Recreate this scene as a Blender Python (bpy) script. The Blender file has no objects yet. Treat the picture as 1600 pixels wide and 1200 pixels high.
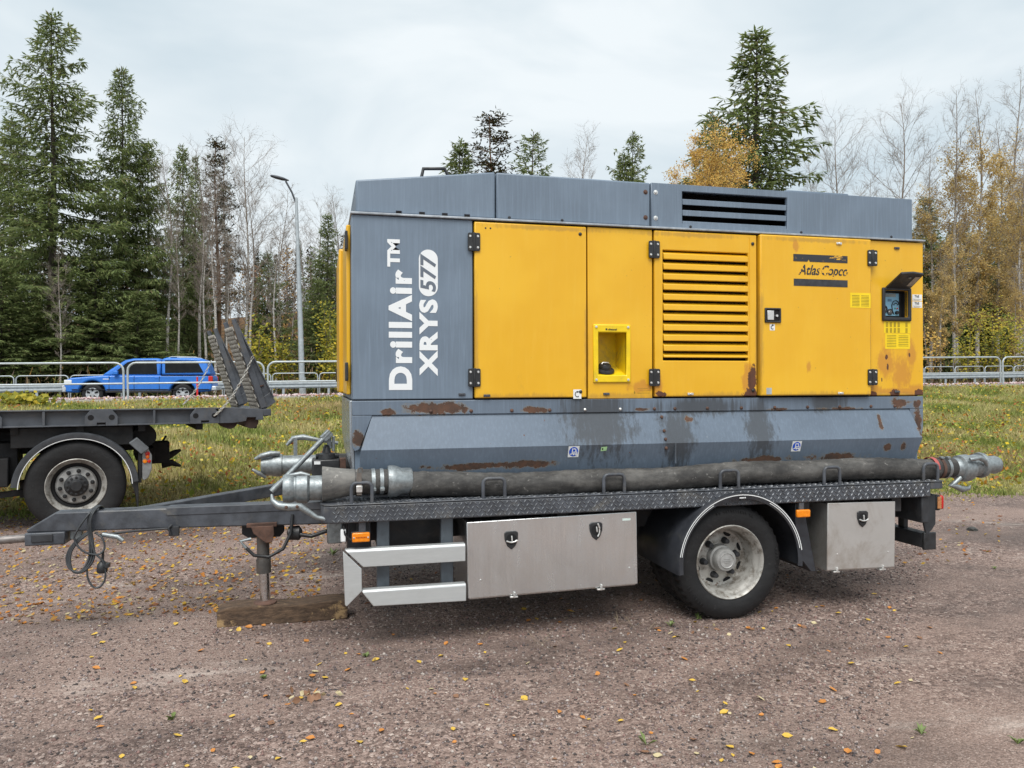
import bpy, bmesh, math, random
import numpy as np
from mathutils import Vector, Matrix
R = math.radians
random.seed(7); rng = np.random.default_rng(7)
scene = bpy.context.scene
COL = scene.collection

# ------------------------------------------------------------------ camera
THETA = R(13.897)                      # the trailer and the road run along +X, the camera looks this far to the right of +Y
cam = bpy.data.cameras.new('camera'); camo = bpy.data.objects.new('camera', cam); COL.objects.link(camo)
cam.sensor_width = 36.0; cam.lens = 27.0
cam.clip_start = 0.1; cam.clip_end = 4000
camo.location = (0, 0, 1.576); camo.rotation_euler = (R(90), 0, -THETA)
scene.camera = camo

# ------------------------------------------------------------------ sky, sun, exposure
SUN_EL, SUN_AZ = R(57), R(200)         # soft light through cloud from behind the camera
w = bpy.data.worlds.new('World'); scene.world = w; w.use_nodes = True
nt = w.node_tree; nt.nodes.clear()
def wn(t): return nt.nodes.new(t)
sky = wn('ShaderNodeTexSky'); sky.sky_type = 'NISHITA'; sky.sun_disc = False
sky.sun_elevation = SUN_EL; sky.sun_rotation = SUN_AZ; sky.dust_density = 2.0
tc = wn('ShaderNodeTexCoord')
mp = wn('ShaderNodeMapping'); mp.inputs['Scale'].default_value = (1.6, 1.6, 4.2); mp.inputs['Location'].default_value = (.3, .1, .4)
nz = wn('ShaderNodeTexNoise'); nz.inputs['Scale'].default_value = 1.5; nz.inputs['Detail'].default_value = 5; nz.inputs['Roughness'].default_value = .5
nz.inputs['Distortion'].default_value = .4
cr = wn('ShaderNodeValToRGB')
cr.color_ramp.elements[0].position = .36; cr.color_ramp.elements[0].color = (6.3, 7.35, 8.0, 1)
cr.color_ramp.elements[1].position = .62; cr.color_ramp.elements[1].color = (8.8, 9.4, 9.7, 1)
mx = wn('ShaderNodeMix'); mx.data_type = 'RGBA'; mx.inputs['Factor'].default_value = .95
bg = wn('ShaderNodeBackground'); bg.inputs['Strength'].default_value = .0495
ow = wn('ShaderNodeOutputWorld')
L = nt.links.new
L(tc.outputs['Generated'], mp.inputs['Vector']); L(mp.outputs['Vector'], nz.inputs['Vector']); L(nz.outputs['Fac'], cr.inputs['Fac'])
L(sky.outputs['Color'], mx.inputs['A']); L(cr.outputs['Color'], mx.inputs['B'])
L(mx.outputs['Result'], bg.inputs['Color']); L(bg.outputs['Background'], ow.inputs['Surface'])
sl = bpy.data.lights.new('sun', 'SUN'); sl.energy = 1.5; sl.angle = R(40); sl.color = (1, .97, .93)
so = bpy.data.objects.new('sun', sl); COL.objects.link(so)
dv = Vector((math.sin(SUN_AZ)*math.cos(SUN_EL), math.cos(SUN_AZ)*math.cos(SUN_EL), math.sin(SUN_EL)))
so.rotation_euler = dv.to_track_quat('Z', 'Y').to_euler(); so.location = (0, -5, 20)
vs = scene.view_settings; vs.view_transform = 'Standard'; vs.look = 'None'; vs.gamma = 1.0; vs.use_curve_mapping = False
vs.exposure = 1.08
scene.cycles.max_bounces = 5; scene.cycles.diffuse_bounces = 2; scene.cycles.glossy_bounces = 3; scene.cycles.transmission_bounces = 2; scene.cycles.transparent_max_bounces = 4

# ------------------------------------------------------------------ helpers
class MB:
    """collects simple shapes; build() links them as one mesh object"""
    def __init__(s): s.v = []; s.f = []
    def add(s, vs, fs):
        o = len(s.v); s.v += [tuple(p) for p in vs]; s.f += [tuple(i+o for i in f) for f in fs]; return s
    def box(s, x0, x1, y0, y1, z0, z1):
        return s.add([(x0,y0,z0),(x1,y0,z0),(x1,y1,z0),(x0,y1,z0),(x0,y0,z1),(x1,y0,z1),(x1,y1,z1),(x0,y1,z1)],
                     [(0,3,2,1),(4,5,6,7),(0,1,5,4),(1,2,6,5),(2,3,7,6),(3,0,4,7)])
    def hexa(s, a, b):
        """a, b: two quads (4 points each) joined"""
        return s.add(list(a)+list(b), [(3,2,1,0),(4,5,6,7),(0,1,5,4),(1,2,6,5),(2,3,7,6),(3,0,4,7)])
    def prism(s, poly, ax, a, b):
        """poly in the two other axes; extruded along ax ('x','y','z') from a to b"""
        n = len(poly)
        def P(p, t):
            return {'x': (t, p[0], p[1]), 'y': (p[0], t, p[1]), 'z': (p[0], p[1], t)}[ax]
        vs = [P(p, a) for p in poly] + [P(p, b) for p in poly]
        fs = [tuple(range(n)), tuple(range(2*n-1, n-1, -1))] + [(i, i+n, (i+1) % n+n, (i+1) % n) for i in range(n)]
        return s.add(vs, fs)
    def bar(s, p, q, wx, wz=None, up=(0,0,1)):
        p = Vector(p); q = Vector(q); wz = wz or wx
        d = (q-p).normalized(); u = Vector(up)
        if abs(d.dot(u)) > .98: u = Vector((1,0,0))
        a = d.cross(u).normalized()*wx/2; b = a.normalized().cross(d).normalized()*wz/2
        return s.hexa([p-a-b, p+a-b, p+a+b, p-a+b], [q-a-b, q+a-b, q+a+b, q-a+b])
    def tube(s, pts, r, n=8, caps=True, closed=False):
        pts = [Vector(p) for p in pts]; m = len(pts)
        rr = r if hasattr(r, '__len__') else [r]*m
        prev = None; base = len(s.v); vs = []; fs = []
        for i, p in enumerate(pts):
            if closed: d = pts[(i+1) % m]-pts[i-1]
            else: d = pts[min(i+1, m-1)]-pts[max(i-1, 0)]
            d = d.normalized() if d.length > 1e-9 else Vector((0,0,1))
            if prev is None:
                u = Vector((0,0,1)) if abs(d.z) < .9 else Vector((1,0,0))
                a = d.cross(u).normalized()
            else:
                a = prev-d*prev.dot(d); a = a.normalized() if a.length > 1e-6 else d.orthogonal().normalized()
            prev = a; b = d.cross(a)
            for k in range(n):
                t = 2*math.pi*k/n; vs.append(p+(a*math.cos(t)+b*math.sin(t))*rr[i])
        for i in range(m if closed else m-1):
            j = (i+1) % m
            for k in range(n): fs.append((i*n+k, i*n+(k+1) % n, j*n+(k+1) % n, j*n+k))
        if caps and not closed:
            fs.append(tuple(range(n-1, -1, -1))); fs.append(tuple((m-1)*n+k for k in range(n)))
        return s.add(vs, fs)
    def lathe(s, prof, ax='y', c=(0,0,0), n=32, a0=0, a1=2*math.pi, rf=None):
        """prof: (radius, position along ax) pairs; rf(i,k) scales radius"""
        full = abs(a1-a0-2*math.pi) < 1e-6; m = n if full else n+1; vs = []; fs = []
        for i, (r, t) in enumerate(prof):
            for k in range(m):
                an = a0+(a1-a0)*k/n; q = r*(rf(i, k) if rf else 1); u, v = q*math.cos(an), q*math.sin(an)
                vs.append({'y': (c[0]+u, c[1]+t, c[2]+v), 'x': (c[0]+t, c[1]+u, c[2]+v), 'z': (c[0]+u, c[1]+v, c[2]+t)}[ax])
        for i in range(len(prof)-1):
            for k in range(n):
                k2 = (k+1) % m; fs.append((i*m+k, i*m+k2, (i+1)*m+k2, (i+1)*m+k))
        return s.add(vs, fs)
    def holed(s, x0, x1, z0, z1, h, y0, y1):
        """plate facing -y with a rectangular hole h = (hx0,hx1,hz0,hz1)"""
        a, b, c, d = h; vs = []
        for y in (y0, y1):
            vs += [(x0,y,z0),(x1,y,z0),(x1,y,z1),(x0,y,z1),(a,y,c),(b,y,c),(b,y,d),(a,y,d)]
        fs = []
        for i in range(4):
            j = (i+1) % 4
            fs += [(i, j, j+4, i+4), (i+8, i+12, j+12, j+8), (i, i+8, j+8, j), (i+4, j+4, j+12, i+12)]
        return s.add(vs, fs)
    def build(s, name, mat, parent=None, bev=0, smooth=None, seg=2):
        me = bpy.data.meshes.new(name); me.from_pydata(s.v, [], s.f); me.validate()
        bm = bmesh.new(); bm.from_mesh(me); bmesh.ops.recalc_face_normals(bm, faces=bm.faces); bm.to_mesh(me); bm.free()
        me.materials.append(mat)
        o = bpy.data.objects.new(name, me); COL.objects.link(o); o.parent = parent
        if bev:
            md = o.modifiers.new('bevel', 'BEVEL'); md.width = bev; md.segments = seg; md.limit_method = 'ANGLE'; md.angle_limit = R(35)
            md.harden_normals = False
        if smooth is not None or bev:
            me.shade_smooth(); me.set_sharp_from_angle(angle=R(smooth if smooth else 35))
        return o
def tag(o, label, cat, group=None, kind=None):
    if label: o['label'] = label
    if cat: o['category'] = cat
    if group: o['group'] = group
    if kind: o['kind'] = kind
    return o
def empty(name, loc=(0,0,0), rot=(0,0,0)):
    o = bpy.data.objects.new(name, None); COL.objects.link(o); o.location = loc; o.rotation_euler = rot; o.empty_display_size = .2
    return o
def copy_to(o, parent, loc=None):
    c = o.copy(); COL.objects.link(c); c.parent = parent
    if loc is not None: c.location = loc
    for ch in o.children: copy_to(ch, c)
    return c
def np_mesh(name, verts, faces, mat, cols=None):
    """verts (n,3), faces (m,k) numpy arrays -> object"""
    me = bpy.data.meshes.new(name); n, (m, k) = len(verts), faces.shape
    me.vertices.add(n); me.vertices.foreach_set('co', np.ascontiguousarray(verts, dtype=np.float32).ravel())
    me.loops.add(m*k); me.loops.foreach_set('vertex_index', np.ascontiguousarray(faces, dtype=np.int32).ravel())
    me.polygons.add(m); me.polygons.foreach_set('loop_start', np.arange(0, m*k, k, dtype=np.int32))
    me.update(calc_edges=True)
    if cols is not None:
        at = me.color_attributes.new('tint', 'FLOAT_COLOR', 'POINT')
        c4 = np.ones((n, 4), dtype=np.float32); c4[:, :3] = cols; at.data.foreach_set('color', c4.ravel())
    me.materials.append(mat)
    o = bpy.data.objects.new(name, me); COL.objects.link(o); return o

# ------------------------------------------------------------------ materials
def sr(r, g, b):
    f = lambda c: ((c/255+.055)/1.055)**2.4 if c/255 > .04045 else c/255/12.92
    return (f(r), f(g), f(b))
class NB:
    """small node builder"""
    def __init__(s, name):
        s.m = bpy.data.materials.new(name); s.m.use_nodes = True; s.t = s.m.node_tree; s.t.nodes.clear()
        s.out = s.n('ShaderNodeOutputMaterial'); s.b = s.n('ShaderNodeBsdfPrincipled'); s.l(s.b.outputs[0], s.out.inputs[0])
        s.tc = s.n('ShaderNodeTexCoord'); s.P = s.tc.outputs['Object']
    def n(s, t): return s.t.nodes.new(t)
    def l(s, a, b): s.t.links.new(a, b)
    def st(s, i, v):
        if isinstance(v, bpy.types.NodeSocket): s.l(v, i)
        elif isinstance(v, tuple) and len(v) == 3 and i.type == 'RGBA': i.default_value = (*v, 1)
        elif isinstance(v, tuple) and i.type == 'VALUE': i.default_value = v[0]
        else: i.default_value = v
    def math(s, op, a, b=None, clamp=False):
        q = s.n('ShaderNodeMath'); q.operation = op; q.use_clamp = clamp; s.st(q.inputs[0], a)
        if b is not None: s.st(q.inputs[1], b)
        return q.outputs[0]
    def mapv(s, scale=(1,1,1), loc=(0,0,0), src=None):
        q = s.n('ShaderNodeMapping'); q.inputs['Scale'].default_value = scale; q.inputs['Location'].default_value = loc
        s.l(src or s.P, q.inputs['Vector']); return q.outputs[0]
    def noise(s, scale, detail=4, rough=.55, vec=None, dist=0):
        q = s.n('ShaderNodeTexNoise'); q.inputs['Scale'].default_value = scale; q.inputs['Detail'].default_value = detail
        q.inputs['Roughness'].default_value = rough; q.inputs['Distortion'].default_value = dist; s.l(vec or s.P, q.inputs['Vector']); return q.outputs['Fac']
    def voro(s, scale, feature='F1', vec=None):
        q = s.n('ShaderNodeTexVoronoi'); q.feature = feature; q.inputs['Scale'].default_value = scale; s.l(vec or s.P, q.inputs['Vector']); return q
    def ramp(s, f, lo, hi, a=0., b=1.):
        q = s.n('ShaderNodeMapRange'); q.interpolation_type = 'SMOOTHSTEP'; s.st(q.inputs[0], f)
        q.inputs[1].default_value = lo; q.inputs[2].default_value = hi; q.inputs[3].default_value = a; q.inputs[4].default_value = b
        return q.outputs[0]
    def cramp(s, f, stops):
        q = s.n('ShaderNodeValToRGB'); e = q.color_ramp.elements
        while len(e) < len(stops): e.new(.5)
        for i, (p, c) in enumerate(stops): e[i].position = p; e[i].color = (*c, 1)
        s.l(f, q.inputs[0]); return q.outputs[0]
    def mix(s, f, a, b, mode='MIX'):
        q = s.n('ShaderNodeMix'); q.data_type = 'RGBA'; q.blend_type = mode; s.st(q.inputs['Factor'], f); s.st(q.inputs['A'], a); s.st(q.inputs['B'], b)
        return q.outputs['Result']
    def vm(s, op, a, b=None):
        q = s.n('ShaderNodeVectorMath'); q.operation = op; s.st(q.inputs[0], a)
        if b is not None: s.st(q.inputs[1], b)
        return q
    def bump(s, h, strength=.3, dist=.01, prev=None):
        q = s.n('ShaderNodeBump'); q.inputs['Strength'].default_value = strength; q.inputs['Distance'].default_value = dist; s.l(h, q.inputs['Height'])
        if prev: s.l(prev, q.inputs['Normal'])
        return q.outputs[0]
    def blobs(s, lst, nscale=9., namp=1.1, lo=.0, hi=.25, stretch=(1,1,1)):
        """irregular patches with centres/radii (x, z, rx, rz) in the object's own space"""
        m = None
        for (cx, cz, rx, rz) in lst:
            q = s.vm('SUBTRACT', s.P, (cx, 0., cz)); q2 = s.vm('MULTIPLY', q.outputs[0], (1/rx, 0., 1/rz)); ln = s.vm('LENGTH', q2.outputs[0]).outputs['Value']
            v = s.math('SUBTRACT', 1.0, ln); m = v if m is None else s.math('MAXIMUM', m, v)
        nn = s.noise(nscale, 9, .72, s.mapv(stretch)); nn = s.math('MULTIPLY', s.math('SUBTRACT', nn, .52), namp*4.5)
        return s.ramp(s.math('ADD', m, nn), lo, hi)
    def done(s, col, rough=.5, metal=0., normal=None, spec=None):
        b = s.b; s.st(b.inputs['Base Color'], col); s.st(b.inputs['Roughness'], rough); s.st(b.inputs['Metallic'], metal)
        if normal: s.l(normal, b.inputs['Normal'])
        if spec is not None: b.inputs['Specular IOR Level'].default_value = spec
        return s.m
def simple(name, col, rough=.5, metal=0., var=.25, scale=12., bump=.15, bs=60., dirt=None, spec=None):
    """paint-like surface: mottled colour, uneven gloss, fine relief, optional dirt colour"""
    k = NB(name); f = k.noise(scale, 5, .6)
    c = k.mix(k.ramp(f, .25, .75), tuple(x*(1-var) for x in col), tuple(min(1, x*(1+var)) for x in col))
    if dirt:
        d = k.ramp(k.noise(scale*.45, 8, .7, dist=.6), .5, .72); c = k.mix(d, c, dirt)
    n2 = k.noise(bs, 4, .6)
    r = k.ramp(k.noise(scale*2, 4), .3, .7, max(.05, rough-.1), min(1, rough+.12))
    return k.done(c, r, metal, k.bump(n2, bump, .004) if bump else None, spec)
RUST1, RUST2 = (.062, .040, .031), (.125, .064, .040)

def yellow_mat():
    k = NB('yellow_paint')
    base = k.mix(k.ramp(k.noise(1.7, 3), .35, .7), (.77, .415, .014), (.83, .475, .024))
    fade = k.ramp(k.noise(5, 6, .7, k.mapv((6, 6, .6))), .45, .8); base = k.mix(k.math('MULTIPLY', fade, .18), base, (.86, .56, .09))
    dirt = k.ramp(k.noise(3.5, 8, .75, k.mapv((2.2, 2.2, .8))), .60, .82); base = k.mix(k.math('MULTIPLY', dirt, .30), base, (.36, .19, .05))
    spk = k.ramp(k.noise(38, 2, .5), .74, .80); base = k.mix(k.math('MULTIPLY', spk, .6), base, (.25, .14, .06))
    stain = k.blobs([(1.40,1.74,.10,.17),(1.53,1.66,.10,.16),(1.62,1.78,.05,.15),(1.66,1.52,.10,.07),(1.30,1.53,.08,.06),(.27,1.60,.07,.16),(-.42,1.55,.045,.12),(.72,1.70,.03,.06),(1.5,1.52,.3,.03),(.62,2.55,.03,.06),(-.55,1.56,.12,.05)], 16, .5, .0, .5, (1,1,.5))
    base = k.mix(k.math('MULTIPLY', stain, .62), base, (.50, .19, .035))
    grime = k.blobs([(x, 1.49, .45, .035) for x in (-1.4, -.7, .0, .8, 1.5)]+[(x, 2.60, .5, .02) for x in (-1.2, -.2, .8)]+[(-1.69, 1.9, .02, .5), (-.94, 1.8, .02, .4), (.34, 1.9, .03, .5), (.325, 1.8, .02, .4), (1.25, 1.9, .02, .5)], 12, .5, -.15, .7, (3, 3, .8)); base = k.mix(k.math('MULTIPLY', grime, .45), base, (.30, .17, .05))
    rs = k.blobs([(.285,1.60,.035,.13),(.27,1.51,.06,.045),(1.40,1.77,.012,.020),(1.41,1.70,.009,.030),(1.69,1.505,.055,.030),(1.285,1.50,.035,.02),(1.47,1.502,.05,.03),(-.405,1.51,.04,.02),(1.60,1.79,.008,.016),(1.36,1.60,.006,.02)], 20, .6, .0, .10)
    rcol = k.mix(k.noise(30), RUST1, (.16, .055, .025)); c = k.mix(rs, base, rcol)
    rough = k.mix(rs, (.30, .30, .30), (.9, .9, .9))
    b1 = k.bump(k.noise(1.6, 3), .22, .03); b2 = k.bump(k.math('SUBTRACT', k.math('MULTIPLY', k.noise(70), .15), rs), .35, .003, b1)
    return k.done(c, rough, 0, b2)
def grey_mat(name, col, rust, streaks):
    k = NB(name)
    c = k.mix(k.ramp(k.noise(2.2, 4), .3, .7), tuple(x*.9 for x in col), tuple(x*1.08 for x in col))
    st = k.ramp(k.noise(7, 7, .7, k.mapv((9, 9, .35))), .42, .8); c = k.mix(k.math('MULTIPLY', st, .34), c, tuple(min(1, x*1.7+.02) for x in col))
    sc = k.ramp(k.noise(20, 3, .6, k.mapv((1, 1, .8))), .70, .78); c = k.mix(k.math('MULTIPLY', sc, .25), c, (.34, .36, .37))
    rough = (.42, .42, .42); nrm = k.bump(k.noise(1.3, 2), .10, .02)
    if streaks:
        d = k.blobs(streaks, 3.4, .55, -.05, .5, (9, 9, .5)); c = k.mix(k.math('MULTIPLY', d, .72), c, (.045, .045, .045))
    if rust:
        hal = k.blobs(rust, 11, .85, -.30, .12); c = k.mix(k.math('MULTIPLY', hal, .55), c, (.24, .19, .12))
        rs = k.blobs(rust, 11, .85, .0, .16); rc = k.mix(k.ramp(k.noise(14, 6, .7), .35, .65), RUST1, RUST2); c = k.mix(rs, c, rc)
        ch = k.ramp(k.noise(27, 3, .6), .735, .76); c = k.mix(ch, c, (.13, .055, .03))
        rough = k.mix(rs, (.42, .42, .42), (.88, .88, .88)); nrm = k.bump(k.math('SUBTRACT', k.math('MULTIPLY', k.noise(60, 5), .4), rs), .5, .003, nrm)
    return k.done(c, rough, 0, nrm)
GREY = (.155, .203, .262)
Y = yellow_mat()
G = grey_mat('grey_paint', GREY, None, None)
GB = grey_mat('grey_base_paint', (.126, .164, .214),
    [(-1.95,1.43,.20,.042),(-2.25,1.405,.06,.022),(1.52,1.43,.08,.04),(1.67,1.42,.035,.03),(-1.75,1.055,.26,.022),(-1.40,1.06,.22,.026),(.35,1.045,.22,.022),(.95,1.05,.20,.030),(1.50,1.12,.03,.03),(1.37,1.11,.03,.03),(-.20,1.33,.03,.02),(1.67,1.27,.035,.12),(-2.43,1.25,.03,.05),(1.32,1.30,.02,.06),(-1.3,1.41,.1,.02),(1.0,1.395,.16,.014),(.5,1.395,.10,.012),(-.55,1.405,.05,.012)],
    [(-.85,1.34,.30,.32),(-.30,1.22,.16,.30),(.33,1.25,.14,.26),(-.1,1.42,.4,.08),(.9,1.44,.18,.08)])
BLK = simple('black_plastic', (.022, .023, .025), .45, 0, .3, 20)
SEAM = simple('dark_gap', (.008, .008, .009), .9, 0, .2, 5, 0)  # near-black, paints in the shade of gaps, holes and recesses
DST = simple('dark_steel_paint', (.066, .073, .086), .42, 0, .35, 9, .25, 50, (.13, .125, .115))
DST2 = simple('chassis_paint', (.028, .030, .034), .6, 0, .4, 8, .25, 40, (.06, .05, .045))
FBG = simple('flatbed_paint', (.078, .086, .10), .5, 0, .25, 6, .2, 40, (.12, .115, .11))
GALV = simple('galvanised_steel', (.29, .32, .33), .45, .65, .22, 45, .15, 80, (.19, .20, .20))
GALV2 = simple('rail_galvanised', (.45, .49, .51), .45, .35, .15, 6, .0)
SCRW = simple('screw_zinc', (.75, .75, .73), .35, .8, .1, 30, 0)
RST = simple('rusty_steel', (.10, .055, .040), .85, 0, .5, 18, .5, 60, RUST2)
WHT = simple('white_vinyl', (.80, .82, .82), .5, 0, .04, 30, 0)
AMB = simple('amber_lens', (.85, .25, .01), .2, 0, .1, 30, 0)
RED = simple('red_lens', (.55, .02, .015), .2, 0, .1, 30, 0)
CHROME = simple('chromed_rod', (.70, .71, .72), .16, 1., .1, 20, 0)
def alu_mat():
    k = NB('brushed_aluminium'); g = k.noise(9, 6, .7, k.mapv((12, 12, .35))); d = k.ramp(k.noise(3, 8, .7), .45, .75)
    c = k.mix(g, (.56, .575, .58), (.74, .755, .76)); c = k.mix(k.math('MULTIPLY', d, .25), c, (.58, .55, .50)); sc = k.ramp(k.noise(26, 5, .7, k.mapv((1, 1, .12))), .62, .72); c = k.mix(k.math('MULTIPLY', sc, .4), c, (.85, .86, .86))
    return k.done(c, k.ramp(k.noise(5, 6, .7, k.mapv((2, 2, .6))), .3, .7, .10, .28), .78, k.bump(k.noise(1.6, 3), .12, .02))
ALU = alu_mat()
def rail_alu():
    k = NB('matt_aluminium'); g = k.noise(8, 6, .7, k.mapv((1, 1, 6)))
    c = k.mix(g, (.46, .48, .48), (.64, .66, .66)); d = k.ramp(k.noise(5, 8, .75), .55, .75); c = k.mix(k.math('MULTIPLY', d, .45), c, (.30, .27, .23)); return k.done(c, .42, .45, k.bump(k.noise(2.5), .2, .01))
ALU2 = rail_alu()
def steelbox():
    k = NB('dull_stainless'); g = k.noise(4, 8, .7); d = k.ramp(k.noise(2.6, 8, .75, dist=.5), .45, .7)
    c = k.mix(g, (.54, .53, .51), (.68, .67, .65)); c = k.mix(k.math('MULTIPLY', d, .6), c, (.34, .29, .23))
    return k.done(c, .42, .7, k.bump(k.noise(3, 3), .2, .015))
STB = steelbox()
def rubber_mat(name, col, dust):
    k = NB(name); f = k.ramp(k.noise(9, 9, .75, k.mapv((.45, 1, 1)), .2), .35, .75); c = k.mix(f, col, dust)
    f2 = k.ramp(k.noise(30, 5, .7, k.mapv((1, .4, 1))), .60, .72); c = k.mix(k.math('MULTIPLY', f2, .6), c, tuple(min(1, x*2.2) for x in dust))
    n1 = k.bump(k.noise(45, 6), .35, .006); return k.done(c, .7, 0, k.bump(k.noise(9, 5, .65, k.mapv((7, 1.5, 1.5))), .30, .008, n1), .4)
TYRE = rubber_mat('tyre_rubber', (.010, .010, .011), (.022, .022, .023))
HOSE = rubber_mat('hose_rubber', (.034, .033, .032), (.135, .130, .122))
HOSE2 = rubber_mat('hose_cuff_rubber', (.10, .098, .095), (.24, .23, .21))
def rim_mat():
    k = NB('rim_silver'); f = k.ramp(k.noise(12, 8, .75), .42, .66); c = k.mix(f, (.46, .45, .42), (.16, .14, .115))
    r = k.ramp(k.noise(22, 4, .6), .66, .72); c = k.mix(r, c, (.13, .06, .03)); return k.done(c, .5, .35, k.bump(k.noise(40), .2, .004))
RIM = rim_mat()
def wood_mat():
    k = NB('weathered_timber'); g = k.noise(10, 7, .7, k.mapv((1.4, 5, 4), src=k.P)); c = k.mix(k.ramp(g, .3, .7), (.050, .032, .021), (.145, .092, .057))
    p = k.ramp(k.noise(5, 6, .7), .58, .66); c = k.mix(p, c, (.36, .24, .12)); return k.done(c, .9, 0, k.bump(g, .7, .012))
WOOD = wood_mat()

# ------------------------------------------------------------------ terrain: gravel yard, grass bank, road, forest floor
def edge_z(x): return 1.06 + .0138*(np.clip(x, -60, 120)+5.2)
def wob(x): return .55*np.sin(x*.55+1)+.3*np.sin(x*1.7)+.12*np.sin(x*5.1)
def terr(x, d):
    """height of the terrain sheet"""
    x = np.asarray(x, float); d = np.asarray(d, float); e = edge_z(x)
    d0 = np.clip(10.3-.105*(x+2), 7.0, 12.0)+.35*wob(x)
    t = np.clip((d-d0)/(22.2-d0), 0, 1); t = t*t*(3-2*t)*.55+t*.45
    z = e*t + np.where((d > d0) & (d < 22), .05*np.sin(x*1.3+d*.9)*np.sin(d*.7), 0)*np.clip(t*4, 0, 1)
    z = np.where(d > 25.8, e-.22, z)
    z = np.where(d > 36.5, e-.25+np.clip((d-36.5)/30, 0, 1)*.3, z)
    h = np.clip((d-62)/75, 0, 1); z = z + h*h*(3-2*h)*(13+2.5*np.sin(x*.05))
    return z
def ground_mats():
    k = NB('gravel')
    v1, v2 = k.voro(130), k.voro(46)
    tracks = k.noise(1.0, 5, .6, k.mapv((.16, 1.25, 1), (2, .35, 0)), .5)          # long bands along the yard: driven-over and loose
    loose = k.ramp(k.math('ADD', k.math('MULTIPLY', tracks, .75), k.math('MULTIPLY', k.noise(2.6, 7, .7), .35)), .47, .62)
    stops = [(0, (.024, .018, .016)), (.22, (.108, .073, .061)), (.55, (.245, .170, .142)), (.8, (.40, .298, .255)), (1, (.74, .64, .56))]
    g1 = k.cramp(v1.outputs['Color'], stops); g2 = k.cramp(v2.outputs['Color'], stops)
    pick = k.ramp(k.noise(22, 3, .6), .40, .56); grain = k.mix(k.math('MULTIPLY', pick, .9), g1, g2)
    pack = k.mix(k.noise(6, 7, .7), (.225, .155, .127), (.42, .312, .264)); pack = k.mix(.50, pack, g1)
    c = k.mix(loose, pack, grain)
    c = k.mix(k.math('MULTIPLY', k.ramp(k.noise(.8, 6, .65, k.mapv((.6, 1, 1), (4, 9, 0))), .46, .66), .62), c, (.060, .042, .036))      # damp
    pale = k.ramp(k.noise(1.1, 8, .7, k.mapv((.45, 1.3, 1), (7, 3, 0))), .57, .74); c = k.mix(k.math('MULTIPLY', pale, .62), c, (.60, .52, .46))
    h = k.math('ADD', k.math('MULTIPLY', v2.outputs['Distance'], -1.2), k.math('MULTIPLY', v1.outputs['Distance'], -.8))
    nrm = k.bump(k.noise(3.0, 6, .6), .5, .06); nrm = k.bump(h, .8, .008, nrm)
    grav = k.done(c, k.ramp(k.noise(.8, 6, .65, k.mapv((.6, 1, 1), (4, 9, 0))), .45, .70, .92, .55), 0, nrm, .35)
    k = NB('turf_soil'); c = k.cramp(k.noise(1.6, 8, .7), [(.3, (.15, .15, .05)), (.5, (.25, .22, .09)), (.7, (.30, .22, .11))]); tf = k.done(c, 1, 0, k.bump(k.noise(14, 6), .8, .05), .1)
    k = NB('forest_litter'); c = k.cramp(k.noise(.9, 9, .75), [(.3, (.045, .040, .022)), (.5, (.14, .085, .045)), (.68, (.24, .125, .065))]); fl = k.done(c, 1, 0, k.bump(k.noise(8, 6), .8, .1), .1)
    return grav, tf, fl
GRAV, TURF, LITT = ground_mats()
def sheet(name, xs, ds, mat, dz=0., zf=None):
    Xg, Dg = np.meshgrid(xs, ds); Z = (zf or terr)(Xg, Dg)+dz; n, m = Xg.shape
    vv = np.stack([Xg.ravel(), Dg.ravel(), Z.ravel()], 1); i = np.arange((n-1)*(m-1)); r, c2 = i//(m-1), i % (m-1); a = r*m+c2
    o = np_mesh(name, vv, np.stack([a, a+1, a+m+1, a+m], 1), mat); o.data.shade_smooth(); o['kind'] = 'structure'; return o
XS = np.concatenate([np.linspace(-700, -40, 20), np.arange(-39, 80, .5), np.linspace(81, 800, 22)])
gxs = np.concatenate([np.linspace(-700, -13, 16), np.arange(-12.5, 22, .125), np.linspace(22.5, 800, 18)])
gds = np.concatenate([np.linspace(-600, -2, 10), np.arange(-1.5, 12.4, .125)])
def yard(x, d):
    near = (np.abs(x) < 30) & (d > -2)
    bmp = .012*np.sin(x*1.1+d*.6)*np.sin(d*1.4+.5)+.006*np.sin(x*3.7+1)*np.sin(d*2.9)
    sink = np.clip((d-12)/.4, 0, 1)*-.4
    return np.where(near, bmp*np.clip(1-np.exp(-((x-1.5)**2+(d-5)**2)/3), .15, 1), 0)+sink
sheet('ground', gxs, gds, GRAV, 0, yard)
def bankz(x, d):
    z = terr(x, d); d0 = np.clip(10.3-.105*(np.asarray(x)+2), 7.0, 12.0)+.35*wob(np.asarray(x))
    return np.where(d < d0+.15, -.05+np.clip((d-d0)/.3, -.6, .5)*.12, z+.012)
sheet('grass_bank', np.concatenate([np.linspace(-700, -40, 12), np.arange(-39, 60, .25), np.linspace(61, 800, 14)]), np.concatenate([np.arange(6.2, 12.5, .2), np.linspace(12.6, 22.7, 30)]), TURF, 0, bankz)
sheet('forest_floor', XS, np.concatenate([np.linspace(36.4, 62, 18), np.linspace(63, 140, 26), np.linspace(150, 1500, 12)]), LITT)
k = NB('asphalt'); c = k.mix(k.noise(60, 4), (.035, .035, .036), (.075, .074, .072)); ASPH = k.done(c, .8, 0, k.bump(k.noise(180), .4, .004))
sheet('road', XS, np.array([25.8, 28, 31, 34, 36.45]), ASPH, .0)
k = NB('road_paint'); ROADP = k.done(k.mix(k.ramp(k.noise(30, 5), .5, .7), (.70, .70, .68), (.4, .4, .39)), .7)
for y0, y1 in ((26.6, 26.75), (35.4, 35.55)): sheet('road_marking', XS, np.array([y0, y1]), ROADP, .006)
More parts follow.
